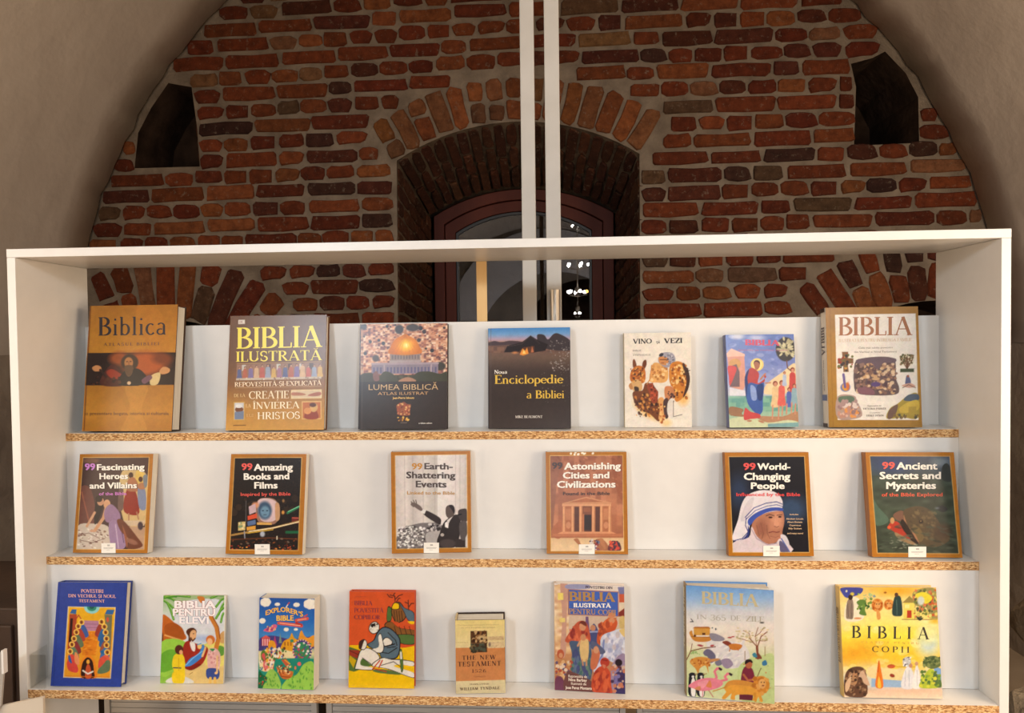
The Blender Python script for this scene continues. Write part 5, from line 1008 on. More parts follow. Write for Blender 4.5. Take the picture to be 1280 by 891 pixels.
p.S([(100, 460), (280, 450), (300, 560), (200, 700), (92, 720)], (150, 200, 70)); p.S([(96, 560), (200, 520), (240, 640), (92, 700)], (104, 168, 50)); p.S([(290, 640), (450, 560), (600, 600), (600, 790), (280, 790)], (222, 190, 120)); p.S([(440, 480), (600, 470), (600, 640), (460, 640)], (226, 214, 110)); p.S([(560, 490), (606, 500), (600, 560), (560, 560)], (96, 150, 60)); p.S([(570, 400), (612, 370), (610, 460), (575, 460)], (206, 160, 100))
p.L([(500, 260), (545, 340), (560, 430), (540, 510)], 36, (200, 124, 50)); p.L([(515, 260), (560, 340), (572, 430)], 8, (150, 84, 34))
for x0, y0, x1, y1 in ((120, 110, 220, 100), (120, 100, 250, 160), (120, 130, 230, 230), (130, 110, 330, 100), (150, 150, 200, 280), (620, 130, 560, 240), (610, 180, 540, 270), (620, 100, 540, 180), (620, 90, 500, 110), (600, 230, 580, 300)): p.L([(x0, y0), ((x0+x1)/2, (y0+y1)/2-14), (x1, y1)], 17, (70, 140, 40)); p.L([(x0, y0-6), ((x0+x1)/2, (y0+y1)/2-20), (x1, y1)], 5, (150, 196, 80))
p.S([(320, 420), (300, 380), (320, 352), (360, 346), (384, 370), (376, 400), (330, 460), (312, 470)], (84, 44, 26)); p.S([(335, 380), (360, 362), (380, 376), (378, 425), (350, 448), (330, 420)], (222, 170, 120)); p.L([(338, 425), (352, 450), (372, 430)], 10, (96, 54, 34)); p.E(360, 392, 5, 3, (40, 24, 20))
p.S([(275, 500), (310, 450), (380, 470), (470, 500), (466, 560), (420, 640), (330, 660), (280, 600)], (156, 44, 30)); p.S([(330, 460), (370, 470), (370, 530), (345, 520)], (232, 226, 216)); p.S([(290, 650), (330, 590), (400, 550), (430, 480), (450, 500), (440, 560), (380, 620), (310, 660)], (66, 130, 200)); p.L([(300, 640), (350, 590), (430, 530)], 8, (130, 184, 230)); p.E(408, 492, 18, 22, (236, 200, 120)); p.L([(390, 480), (420, 470)], 8, (80, 150, 210)); p.L([(430, 570), (450, 520), (455, 500)], 16, (226, 180, 120)); p.S([(280, 660), (330, 650), (380, 630), (420, 640), (340, 684)], (130, 36, 26))
p.S([(186, 640), (200, 570), (240, 550), (284, 580), (290, 700), (280, 784), (192, 784), (200, 700)], (236, 204, 40)); p.L([(198, 664), (256, 666)], 9, (70, 74, 84)); p.L([(240, 590), (236, 780)], 5, (206, 160, 26)); p.E(243, 520, 34, 38, (84, 40, 30)); p.E(258, 540, 14, 18, (226, 160, 110)); p.S([(140, 784), (180, 740), (280, 730), (360, 784)], (214, 210, 200)); p.S([(192, 700), (280, 700), (278, 784), (194, 784)], (236, 200, 36))
p.E(496, 440, 36, 36, (206, 110, 50)); p.E(490, 455, 22, 28, (236, 184, 130)); p.S([(470, 560), (490, 510), (540, 510), (575, 560), (560, 680), (480, 670)], (226, 176, 168)); p.D(480, 520, 560, 670, [(240, 206, 196), (206, 140, 140)], 26, 8); p.S([(490, 512), (530, 512), (512, 532)], (60, 140, 80)); p.S([(468, 670), (560, 676), (556, 750), (470, 746)], (60, 78, 140)); p.L([(494, 746), (492, 788)], 22, (226, 180, 90)); p.L([(530, 746), (532, 788)], 22, (226, 180, 90)); p.L([(550, 570), (548, 700)], 14, (236, 190, 130)); p.E(540, 704, 12, 10, (236, 190, 130)); p.L([(326, 715), (350, 700)], 4, (150, 110, 60))
p.R(606, 80, 640, 800, (232, 228, 214))
for t, x0, y0, x1, y1 in (('BIBLIA', 212, 134, 540, 190), ('PENTRU', 200, 196, 536, 250), ('ELEVI', 252, 258, 484, 312)): b.T(t, x0, y0, x1, y1, (246, 238, 236), 'sans', .045, out=(150, 60, 66) if y0 < 250 else (90, 84, 140), ob=.03)
b.finish()

q = [(85, 105), (545, 125), (508, 832), (75, 825)]
b = Book(POSE['d3'], Z3, q, 'blue rounded corner paperback with a lively cartoon landscape, third on the bottom shelf', G3, (210, 196, 160), (36, 92, 172), hard=False, seed=23, spine=(40, 84, 150)); p = b.p
p.G((100, (40, 82, 156)), (300, (42, 106, 182)), (420, (66, 130, 190)), (500, (110, 150, 150)), (560, (226, 206, 150)), (640, (40, 140, 120)), (840, (36, 130, 110)))
for x, y, a, c in ((137, 145, 44, 38), (236, 165, 22, 14), (395, 172, 26, 18), (508, 168, 54, 42), (110, 300, 26, 22), (306, 372, 20, 15), (384, 372, 16, 10)):
    for k in range(7): p.E(x+a*.55*math.cos(k*.9), y+c*.45*math.sin(k*.9), a*.5, c*.6, (240, 232, 214))
p.S([(80, 520), (90, 440), (200, 420), (350, 450), (540, 430), (540, 520), (80, 540)], (70, 60, 120))
p.R(104, 440, 172, 500, (190, 60, 70)); p.P([(100, 440), (138, 416), (178, 440)], (214, 90, 80)); [p.R(x, 446, x+7, 500, (236, 206, 200)) for x in (110, 128, 146, 162)]
p.P([(196, 500), (212, 420), (232, 500)], (170, 60, 110)); p.P([(244, 480), (256, 400), (270, 480)], (120, 140, 120)); p.S([(160, 520), (170, 460), (210, 470), (220, 530)], (222, 150, 40))
p.S([(260, 550), (280, 470), (330, 440), (350, 400), (370, 440), (410, 470), (400, 550)], (222, 156, 36)); p.S([(400, 520), (410, 420), (430, 380), (450, 420), (480, 440), (530, 420), (536, 500)], (226, 150, 46)); [p.R(x, 470, x+8, 500, (150, 80, 30)) for x in range(290, 400, 24)]; p.E(350, 462, 14, 12, (60, 130, 100))
p.S([(90, 560), (200, 520), (400, 560), (410, 600), (340, 620), (250, 590), (210, 680), (100, 690)], (232, 212, 160)); p.D(90, 520, 300, 690, [(206, 70, 60), (236, 226, 206), (222, 110, 110), (80, 120, 60), (110, 60, 40), (60, 90, 150), (230, 170, 60)], 130, 9, 1, 1.3); p.S([(98, 560), (120, 530), (140, 560), (134, 610), (104, 610)], (90, 120, 50)); p.S([(104, 580), (120, 556), (134, 580), (130, 620)], (206, 80, 80))
p.E(430, 540, 76, 88, (70, 52, 120)); p.E(428, 545, 62, 72, (54, 132, 90)); p.D(360, 480, 500, 620, [(236, 220, 210), (200, 80, 90), (90, 60, 150), (60, 140, 80), (150, 90, 50)], 70, 8)
for k in range(22): a = k*.2856; p.E(430+72*math.cos(a), 540+84*math.sin(a), 6, 6, (226, 190, 160))
p.S([(210, 620), (260, 600), (500, 600), (540, 640), (520, 840), (240, 840), (200, 740)], (34, 134, 112)); p.S([(110, 830), (140, 720), (190, 680), (240, 740), (250, 830)], (150, 196, 84)); p.S([(272, 836), (300, 760), (380, 720), (440, 640), (510, 624), (520, 720), (508, 840)], (150, 200, 80)); p.D(300, 660, 510, 820, [(96, 160, 60)], 44, 5, 1, 1.8); p.D(130, 710, 240, 820, [(96, 160, 60)], 22, 5, 1, 1.8)
p.S([(222, 660), (250, 680), (310, 690), (352, 700), (340, 740), (290, 756), (250, 730)], (206, 110, 50)); p.D(240, 650, 340, 720, [(230, 160, 90), (120, 60, 40), (236, 206, 150)], 36, 8); p.L([(235, 650), (260, 735), (330, 740)], 6, (130, 70, 34)); p.P([(262, 610), (300, 600), (330, 640), (300, 660)], (190, 90, 60)); p.L([(290, 610), (330, 640)], 8, (232, 170, 60)); p.S([(76, 820), (84, 700), (110, 720), (150, 750), (120, 800), (110, 824)], (30, 100, 60)); p.D(84, 710, 150, 800, [(190, 60, 50), (60, 150, 90)], 16, 6); p.E(404, 640, 15, 15, (226, 100, 100)); p.E(372, 670, 8, 14, (210, 120, 80))
p.S([(120, 380), (140, 360), (170, 356), (200, 330), (232, 340), (210, 380), (170, 392)], (216, 96, 130)); p.D(150, 340, 220, 385, [(236, 190, 120), (150, 60, 110)], 16, 7)
p.L([(246, 320), (330, 330), (430, 344)], 26, (220, 84, 70)); p.L([(390, 300), (440, 290), (478, 286)], 26, (220, 84, 70)); p.L([(390, 320), (430, 335)], 18, (180, 56, 50)); p.L([(256, 320), (420, 342)], 6, (240, 190, 160)); p.L([(400, 298), (470, 288)], 6, (240, 190, 160)); p.L([(455, 268), (478, 256)], 10, (220, 84, 70)); p.L([(306, 196), (322, 170)], 9, (226, 220, 214)); p.L([(324, 166), (336, 152)], 8, (206, 70, 56)); p.S([(545, 60), (600, 60), (600, 160), (552, 150)], (240, 232, 214))
b.T('EXPLORER', 142, 218, 408, 256, (236, 186, 70), 'sans', .03, out=(190, 90, 40), ob=.02, slope=4, curve=30); b.T("'S", 412, 228, 448, 268, (236, 186, 70), 'sans', .03, out=(190, 90, 40), ob=.02); b.T('BIBLE', 232, 258, 372, 300, (236, 190, 80), 'sans', .035, out=(190, 90, 40), ob=.02)
b.finish()

q = [(80, 60), (597, 60), (585, 828), (52, 818)]
b = Book(POSE['d4'], Z3, q, 'orange and yellow hardback with figure bending over a pale wounded man', G3, (190, 70, 30), (208, 82, 36), seed=24, spine=(196, 84, 40)); p = b.p
RD, YL, WH, GY, GR, BR, KK = (206, 78, 34), (232, 186, 10), (228, 220, 204), (84, 104, 116), (78, 106, 50), (130, 82, 36), (30, 22, 20)
p.P([(70, 480), (600, 470), (600, 840), (40, 840)], YL); p.S([(480, 470), (600, 455), (600, 480), (490, 500)], RD); p.P([(60, 490), (150, 520), (250, 640), (100, 690), (58, 680)], GR); p.P([(62, 515), (150, 520), (140, 590), (64, 560)], (150, 52, 34)); p.L([(64, 520), (150, 560)], 4, KK); p.P([(70, 560), (120, 600), (96, 660), (62, 600)], (196, 160, 20))
def ol(pts, c, w=8): p.S(pts, KK); cx = sum(a for a, _ in pts)/len(pts); cy = sum(a for _, a in pts)/len(pts); p.S([(cx+(a-cx)*(1-w/max(30, math.hypot(a-cx, d-cy))), cy+(d-cy)*(1-w/max(30, math.hypot(a-cx, d-cy)))) for a, d in pts], c)
ol([(350, 320), (400, 290), (470, 340), (590, 360), (590, 400), (460, 400), (400, 380)], BR, 6); ol([(440, 400), (590, 400), (590, 470), (480, 465)], GR, 6); ol([(380, 180), (410, 190), (408, 280), (372, 290)], GR, 6); ol([(408, 200), (440, 150), (480, 140), (520, 200), (520, 270), (450, 305), (415, 250)], BR, 6); ol([(410, 190), (430, 145), (470, 150), (475, 190), (440, 200)], YL, 6); ol([(470, 140), (510, 180), (590, 220), (590, 300), (540, 280), (510, 220)], GY, 6); p.S([(540, 290), (590, 290), (590, 310), (560, 310)], YL); p.S([(420, 290), (500, 310), (590, 330), (590, 350), (470, 340)], RD)
for x in (430, 450, 470, 490): p.L([(x, 210), (x+8, 290)], 4, KK)
for x in (430, 470, 510, 550): p.L([(x, 330), (x+20, 395)], 4, KK)
for a in ((440, 140, 440, 95, 400, 85), (440, 120, 470, 90, 500, 80), (440, 110, 430, 80, 440, 70), (450, 140, 470, 110, 480, 110), (420, 105, 395, 100, 380, 80), (548, 200, 545, 150, 520, 140), (548, 180, 570, 150, 590, 150), (548, 170, 545, 140, 545, 125)): p.L([(a[0], a[1]), (a[2], a[3]), (a[4], a[5])], 8, (90, 40, 26))
ol([(210, 480), (260, 440), (290, 380), (340, 335), (400, 345), (460, 400), (480, 460), (450, 580), (330, 585), (300, 540)], GY); ol([(335, 440), (370, 415), (416, 450), (400, 480), (350, 490)], WH, 6); p.L([(380, 380), (440, 440), (450, 480)], 6, KK); p.L([(300, 530), (380, 545), (450, 500)], 6, KK); p.L([(350, 490), (430, 470)], 9, KK); p.L([(370, 500), (440, 490)], 6, KK)
ol([(225, 360), (240, 310), (280, 292), (312, 320), (304, 370), (260, 392)], WH, 6); p.E(262, 325, 20, 16, KK); p.D(240, 310, 300, 370, [WH, KK, (206, 196, 180)], 22, 7)
ol([(300, 410), (320, 385), (336, 430), (345, 510), (310, 545), (210, 520), (300, 500)], WH, 6)
ol([(108, 660), (130, 580), (160, 515), (220, 500), (290, 540), (310, 590), (250, 640), (170, 580), (150, 640), (250, 660), (240, 680), (120, 672)], WH, 6); ol([(146, 490), (160, 445), (195, 435), (212, 470), (190, 515), (160, 512)], WH, 5); p.S([(142, 500), (150, 450), (190, 432), (180, 460), (160, 512)], (60, 34, 28))
ol([(240, 640), (320, 580), (400, 590), (470, 590), (585, 610), (585, 645), (480, 630), (420, 650), (585, 700), (580, 742), (400, 680), (330, 660)], WH, 7); p.L([(330, 600), (300, 660)], 10, (190, 64, 40)); p.L([(250, 670), (310, 600)], 9, (190, 64, 40)); p.L([(320, 640), (420, 610), (490, 660)], 5, KK); p.S([(250, 680), (330, 670), (470, 700), (460, 715), (300, 700)], (84, 110, 60)); p.L([(360, 690), (260, 665)], 9, (180, 60, 40)); ol([(470, 530), (490, 520), (500, 660), (480, 690)], GR, 4); p.P([(474, 530), (488, 530), (490, 590), (476, 590)], WH); p.L([(170, 580), (240, 630)], 5, KK)
b.T('ION BUTAN', 130, 96, 216, 104, (150, 50, 30), 'sans'); b.T('BIBLIA', 122, 132, 264, 166, (110, 40, 60), bold=.0); b.T('POVESTITĂ', 120, 188, 350, 222, (110, 40, 60), bold=.0); b.T('COPIILOR', 118, 242, 322, 276, (110, 40, 60), bold=.0)
b.finish()

q = [(105, 175), (568, 175), (568, 838), (108, 830)]
b = Book(POSE['d5'], Z3, q, 'small thick cream book with an ochre title band, standing upright', G3, (40, 24, 18), (220, 196, 140), seed=25, spine=(196, 172, 120)); p = b.p
p.G((175, (226, 204, 130)), (420, (222, 202, 148)), (424, (196, 128, 74)), (716, (200, 132, 80)), (722, (218, 202, 156)), (838, (206, 192, 150)))
p.R(408, 324, 560, 362, (206, 180, 132)); p.R(408, 372, 560, 430, (214, 190, 144)); p.D(412, 328, 556, 358, [(160, 126, 90), (190, 160, 116)], 60, 4, .8, .5); p.D(440, 376, 556, 426, [(180, 150, 110)], 50, 4, .7, .5); p.E(424, 398, 12, 20, (130, 110, 96), 2)
p.R(246, 274, 400, 466, (70, 46, 28)); p.D(250, 280, 396, 380, [(130, 90, 50), (90, 56, 30), (196, 160, 110), (60, 34, 20)], 50, 12); p.E(350, 336, 38, 22, (196, 166, 116), 3); p.E(350, 346, 12, 10, (60, 40, 30)); p.D(250, 390, 396, 460, [(70, 76, 60), (54, 48, 36), (110, 90, 60)], 40, 12); p.R(250, 380, 396, 386, (130, 94, 60))
b.T('The most important work of translation', 132, 212, 516, 224, (176, 150, 96), 'sans'); b.T('in the English language', 168, 236, 480, 248, (176, 150, 96), 'sans'); b.T('In his own words', 116, 368, 230, 378, (170, 140, 90), 'sans')
b.T('THE NEW', 172, 492, 484, 530, (70, 36, 28), space=.12); b.T('TESTAMENT', 134, 546, 528, 588, (70, 36, 28), space=.12); b.T('1526', 262, 616, 390, 646, (90, 46, 32), space=.12)
b.T('A facsimile edition', 276, 676, 384, 686, (150, 90, 56), 'sans'); b.T('TRANSLATED BY', 236, 742, 420, 756, (130, 106, 80), space=.1); b.T('WILLIAM TYNDALE', 150, 776, 514, 800, (96, 70, 52), space=.12, bold=.02)
b.finish()

q = [(75, 50), (583, 72), (578, 845), (65, 820)]
b = Book(POSE['d6'], Z3, q, 'book of crowded robed figures with a blue title box, sixth on the bottom shelf', G3, (226, 210, 196), (206, 176, 140), seed=26, spine=(200, 180, 160)); p = b.p
p.G((50, (226, 214, 206)), (300, (222, 196, 160)), (560, (196, 140, 96)), (845, (150, 100, 80))); p.N(75, 60, 190, 560, [(232, 200, 150), (220, 176, 120), (240, 214, 176), (206, 150, 110)], 40, .8, .6, .8); p.S([(120, 50), (175, 60), (160, 330), (150, 560), (110, 560), (130, 300)], (196, 150, 130)); p.S([(170, 60), (320, 60), (320, 90), (170, 90)], (150, 150, 180)); p.R(100, 120, 140, 170, (236, 214, 110)); p.R(110, 300, 150, 330, (232, 206, 120)); p.P([(545, 130), (583, 110), (583, 190), (545, 190)], (196, 90, 56)); p.P([(536, 80), (583, 80), (583, 130), (545, 130)], (120, 120, 160)); p.P([(500, 290), (583, 230), (583, 300), (520, 330)], (130, 50, 40))
p.P([(180, 280), (560, 290), (560, 470), (170, 470)], (206, 180, 156)); p.P([(300, 290), (320, 290), (330, 420), (296, 420)], (110, 80, 120)); p.S([(545, 300), (583, 290), (583, 360), (550, 380)], (206, 176, 110))
p.S([(320, 420), (340, 370), (360, 340), (386, 380), (400, 450), (360, 520), (324, 500)], (70, 76, 120)); p.E(352, 372, 20, 22, (190, 130, 96)); p.L([(330, 400), (385, 398)], 12, (150, 156, 190))
p.S([(148, 470), (190, 390), (240, 330), (290, 322), (320, 370), (330, 470), (250, 480)], (186, 84, 56)); p.D(180, 370, 310, 470, [(216, 110, 76), (140, 50, 46), (200, 90, 60)], 36, 12, .9, 1.6); p.S([(180, 470), (260, 470), (330, 480), (330, 740), (200, 720), (196, 560)], (74, 90, 116)); p.D(195, 500, 330, 720, [(60, 96, 96), (96, 110, 140), (66, 70, 116), (104, 130, 110)], 60, 12, .8, 2.4); p.E(278, 360, 24, 32, (206, 146, 106)); p.S([(245, 350), (268, 322), (300, 330), (304, 360), (262, 340)], (110, 50, 40)); p.S([(256, 470), (300, 450), (320, 480), (310, 600), (262, 600)], (214, 180, 120)); p.E(280, 440, 20, 24, (196, 136, 96)); p.L([(255, 470), (240, 500)], 14, (206, 150, 110)); p.L([(268, 600), (276, 640)], 10, (196, 140, 100)); p.L([(300, 600), (300, 640)], 10, (196, 140, 100))
p.S([(380, 440), (400, 370), (450, 310), (510, 300), (530, 340), (500, 400), (430, 420), (410, 500), (384, 490)], (196, 84, 44)); p.E(492, 300, 32, 34, (200, 110, 60)); p.E(490, 318, 20, 22, (206, 140, 100)); p.L([(462, 290), (520, 292)], 10, (214, 200, 180)); p.D(390, 330, 500, 480, [(220, 110, 60), (150, 60, 40), (170, 70, 40)], 36, 11, .9, 1.6)
p.S([(350, 670), (400, 560), (410, 440), (480, 400), (583, 390), (583, 600), (500, 620), (440, 600), (380, 690)], (206, 206, 220)); p.D(410, 420, 580, 600, [(180, 184, 206), (226, 224, 230), (196, 180, 180), (156, 160, 190)], 60, 14, .8, 1.6); p.L([(360, 660), (420, 560), (430, 460)], 12, (120, 130, 180)); p.S([(340, 470), (380, 480), (440, 540), (400, 560), (340, 520)], (86, 92, 120)); p.S([(330, 660), (340, 560), (372, 500), (400, 560), (370, 660)], (196, 110, 76)); p.E(372, 530, 20, 26, (206, 146, 110)); p.S([(540, 390), (583, 380), (583, 440)], (220, 190, 120))
p.S([(70, 720), (90, 620), (130, 590), (170, 640), (170, 740), (120, 780)], (186, 130, 84)); p.E(112, 560, 26, 34, (180, 90, 60)); p.E(114, 570, 15, 18, (206, 146, 106)); p.D(75, 610, 190, 740, [(96, 80, 110), (214, 170, 120), (170, 76, 56), (220, 196, 170)], 50, 12); p.S([(66, 820), (70, 740), (110, 720), (140, 770), (130, 830)], (110, 60, 84)); p.S([(150, 700), (200, 690), (340, 760), (340, 835), (140, 830)], (110, 70, 66))
p.S([(346, 830), (340, 740), (380, 660), (440, 650), (482, 720), (480, 840)], (190, 74, 46)); p.D(350, 690, 470, 830, [(150, 50, 40), (214, 100, 60)], 36, 12, .8, 2); p.E(434, 618, 34, 34, (176, 60, 44)); p.S([(412, 634), (440, 640), (430, 664)], (200, 120, 90)); p.L([(416, 600), (450, 606)], 8, (130, 40, 36)); p.S([(484, 640), (583, 560), (583, 845), (490, 840)], (150, 130, 156)); p.E(534, 620, 26, 26, (40, 26, 34)); p.E(536, 660, 20, 18, (90, 50, 60)); p.S([(510, 840), (500, 720), (540, 680), (583, 690), (583, 845)], (60, 50, 96)); p.D(484, 640, 580, 830, [(196, 120, 90), (120, 110, 160), (70, 50, 80), (206, 170, 150)], 40, 12)
p.P([(175, 92), (542, 112), (540, 292), (172, 278)], (170, 110, 90)); p.P([(182, 98), (536, 118), (534, 286), (178, 272)], (66, 98, 178)); p.E(490, 280, 28, 18, (206, 130, 90))
b.T('POVESTIRI DIN', 306, 70, 500, 88, (60, 44, 60), bold=.06, slope=6); b.T('BIBLIA', 188, 112, 516, 176, (170, 128, 74), bold=.06, slope=8); b.T('ILUSTRATĂ', 218, 194, 486, 222, (240, 232, 220), bold=.09, slope=5); b.T('PENTRU COPII', 184, 232, 520, 268, (176, 134, 92), bold=.03, slope=12)
b.T('Repovestita de', 172, 708, 306, 728, (240, 224, 206), 'sans', .01, slope=4); b.T('Nina Barbay', 172, 734, 304, 754, (240, 224, 206), 'sans', .03, slope=4); b.T('Ilustratii de', 190, 762, 300, 780, (240, 224, 206), 'sans', .01, slope=4); b.T('Jose Perez Montero', 148, 790, 338, 810, (240, 224, 206), 'sans', .03, slope=6)
b.finish()

q = [(95, 55), (685, 95), (690, 860), (88, 812)]
b = Book(POSE['d7'], Z3, q, 'pale blue and green book with flamingos, penguins and a golden lion, gold spine', G3, (92, 140, 196), (220, 214, 200), seed=27, spine=(134, 108, 60), splay=.12); p = b.p
p.G((55, (104, 156, 214)), (150, (150, 182, 218)), (230, (206, 208, 212)), (330, (232, 222, 210)), (440, (230, 216, 196)), (560, (206, 214, 160)), (700, (196, 214, 150)), (860, (214, 216, 176)))
p.S([(230, 440), (330, 430), (480, 450), (520, 560), (400, 620), (280, 560)], (220, 214, 210)); p.D(260, 440, 480, 600, [(206, 200, 204), (236, 230, 224)], 50, 20, .7, .4, -40); p.S([(500, 560), (600, 530), (690, 540), (690, 860), (480, 860), (440, 640)], (190, 206, 140)); p.S([(88, 520), (200, 490), (260, 620), (90, 700)], (206, 212, 160)); p.D(480, 560, 690, 850, [(214, 120, 60), (150, 180, 110)], 24, 4)
p.S([(112, 380), (130, 360), (150, 400), (250, 400), (262, 380), (270, 410), (240, 434), (150, 432)], (196, 130, 54)); p.R(142, 340, 254, 392, (206, 150, 66)); p.P([(136, 344), (150, 334), (246, 334), (258, 346)], (170, 104, 46)); p.L([(125, 400), (260, 406)], 3, (140, 84, 34)); p.R(200, 376, 222, 390, (90, 50, 30)); p.E(150, 395, 8, 8, (90, 50, 30))
p.S([(250, 384), (290, 380), (350, 410), (340, 430), (270, 428)], (140, 134, 146)); p.S([(336, 440), (370, 430), (400, 450), (380, 466)], (130, 60, 46)); p.S([(380, 460), (420, 448), (472, 460), (450, 490), (400, 490)], (196, 120, 50)); p.L([(390, 480), (386, 500)], 6, (180, 100, 40)); p.L([(440, 480), (446, 494)], 6, (180, 100, 40)); p.E(388, 408, 14, 5, (170, 60, 60)); p.E(410, 402, 10, 4, (170, 60, 60)); p.E(294, 350, 5, 7, (60, 70, 80)); p.E(270, 342, 5, 4, (60, 70, 80))
for a in ((575, 545, 572, 470, 520, 410), (572, 480, 600, 400, 640, 370), (572, 470, 560, 400, 580, 340), (540, 440, 480, 420, 440, 410), (590, 430, 630, 430, 640, 420), (530, 420, 520, 380, 480, 360), (560, 400, 590, 380, 620, 340)): p.L([(a[0], a[1]), (a[2], a[3]), (a[4], a[5])], 7 if a[1] > 470 else 4, (130, 76, 54))
p.L([(578, 548), (572, 470)], 16, (130, 70, 50)); p.S([(560, 548), (578, 510), (606, 550)], (120, 66, 48)); p.D(430, 340, 650, 440, [(206, 186, 136), (170, 160, 110), (226, 206, 160)], 70, 7, .9, .6); p.S([(540, 520), (560, 510), (574, 540), (550, 540)], (60, 130, 150)); p.S([(606, 575), (630, 560), (640, 590), (612, 598)], (60, 120, 160)); p.L([(490, 500), (490, 560)], 5, (150, 120, 84)); p.L([(626, 470), (626, 530)], 5, (150, 120, 84)); p.L([(120, 300), (140, 300), (125, 280)], 5, (50, 50, 60)); p.E(606, 308, 14, 5, (70, 66, 60))
p.L([(90, 560), (120, 500), (200, 480), (290, 470)], 6, (110, 60, 44)); p.L([(120, 500), (130, 450)], 4, (110, 60, 44)); p.E(186, 462, 20, 7, (160, 60, 70), 1, 10); p.E(268, 462, 14, 6, (170, 70, 70), 1, -10); p.D(120, 500, 180, 530, [(150, 180, 110)], 10, 6)
p.S([(205, 510), (230, 486), (260, 494), (290, 530), (280, 570), (250, 580), (236, 540), (216, 530)], (104, 100, 124)); p.S([(285, 575), (320, 555), (332, 590), (300, 600)], (120, 116, 134)); p.S([(330, 560), (380, 550), (410, 590), (370, 620), (340, 600)], (150, 134, 156))
p.S([(112, 570), (150, 544), (210, 540), (260, 560), (240, 600), (240, 650), (220, 600), (180, 620), (170, 656), (150, 620), (130, 600)], (206, 140, 62)); p.D(120, 550, 250, 600, [(170, 90, 36), (226, 170, 90)], 30, 6); p.E(275, 562, 44, 10, (190, 134, 84), 1, -10)
for x in (124, 182):
    p.S([(x-24, 800), (x-22, 700), (x-14, 660), (x+14, 656), (x+28, 700), (x+26, 810)], (34, 34, 42)); p.S([(x-4, 805), (x-6, 720), (x+10, 680), (x+24, 720), (x+22, 808)], (236, 230, 222)); p.E(x+4, 664, 24, 17, (34, 34, 42)); p.E(x+8, 676, 9, 8, (230, 226, 220)); p.L([(x+22, 660), (x+44, 655)], 5, (150, 110, 60))
for dx, dy in ((70, 36), (0, 0)): p.L([(280+dx*.3, 700+dy*.3), (296+dx, 680+dy*.4), (282+dx, 640+dy), (300+dx, 618+dy), (320+dx, 622+dy)], 16, (224, 120, 136)); p.S([(312+dx, 610+dy), (335+dx, 622+dy), (326+dx, 634+dy), (312+dx, 624+dy)], (50, 40, 46))
p.S([(98, 740), (160, 700), (230, 684), (300, 690), (340, 720), (300, 755), (200, 776), (140, 760)], (226, 130, 146)); p.S([(220, 740), (250, 700), (260, 750)], (214, 130, 80)); p.S([(160, 720), (240, 700), (200, 756)], (236, 156, 166), .8); p.L([(200, 770), (195, 815)], 5, (190, 90, 96)); p.L([(240, 770), (270, 815)], 5, (190, 90, 96)); p.S([(140, 760), (180, 740), (180, 770)], (206, 134, 90))
p.S([(466, 730), (470, 640), (500, 600), (540, 620), (556, 690), (530, 735)], (120, 40, 60)); p.E(516, 590, 24, 28, (176, 100, 66)); p.S([(490, 590), (496, 560), (530, 556), (544, 580), (520, 574)], (40, 28, 30)); p.L([(480, 660), (510, 700), (560, 690)], 14, (176, 100, 66)); p.L([(550, 730), (598, 615)], 5, (110, 84, 54)); p.P([(450, 735), (550, 735), (540, 838), (450, 832)], (100, 40, 54))
p.S([(350, 740), (380, 705), (450, 696), (560, 720), (560, 760), (360, 760)], (206, 140, 60)); p.E(600, 730, 56, 62, (206, 134, 50)); p.D(550, 680, 650, 790, [(222, 160, 80), (180, 110, 40)], 26, 12); p.E(606, 722, 26, 34, (222, 166, 96)); p.E(600, 712, 4, 4, (60, 40, 30)); p.E(620, 712, 4, 4, (60, 40, 30)); p.E(612, 734, 8, 5, (130, 70, 50)); p.S([(350, 760), (400, 732), (520, 740), (580, 780), (570, 830), (540, 836), (540, 800), (430, 800), (420, 832), (390, 826), (396, 790), (350, 830), (330, 820), (360, 780)], (222, 156, 60)); p.L([(360, 745), (320, 760), (270, 776)], 6, (200, 134, 50)); p.L([(585, 790), (600, 838)], 20, (222, 156, 60)); p.L([(556, 790), (560, 838)], 18, (206, 140, 50))
b.T('BIBLIA', 204, 96, 586, 178, (190, 178, 140), slope=24, bold=.02); b.T('ÎN', 168, 252, 238, 282, (176, 170, 160), slope=2); b.T('365', 262, 252, 366, 292, (176, 170, 156), slope=3); b.T('DE', 398, 258, 464, 292, (176, 170, 160), slope=2); b.T('ZILE', 500, 262, 622, 298, (176, 168, 150), slope=6)
b.spine_text('BIBLIA ÎN 365 DE ZILE', .97, .42, (232, 222, 190), frac=.5); b.finish()

q = [(70, 75), (745, 80), (805, 850), (112, 835)]
b = Book(POSE['d8'], Z3, q, 'bright yellow watercolour book with spaced dark title, rightmost on the bottom shelf', G3, (222, 190, 120), (236, 216, 110), seed=28, spine=(206, 170, 96)); p = b.p
p.G((75, (232, 190, 96)), (200, (236, 214, 140)), (330, (236, 226, 170)), (430, (238, 216, 70)), (560, (236, 190, 60)), (640, (230, 206, 140)), (740, (200, 206, 206)), (790, (226, 190, 160)), (850, (232, 206, 176)))
p.E(400, 400, 320, 120, (240, 222, 70), 40, 0, .7); p.E(200, 520, 150, 60, (236, 160, 40), 26, -10, .8); p.E(520, 560, 120, 50, (240, 196, 50), 20, 0, .8); p.E(700, 460, 80, 90, (196, 214, 206), 24); p.E(690, 400, 60, 60, (226, 224, 150), 18); p.E(470, 100, 120, 30, (232, 170, 50), 12); p.D(120, 300, 740, 700, [(244, 232, 120), (236, 200, 60), (246, 236, 180)], 60, 30, .35, .6)
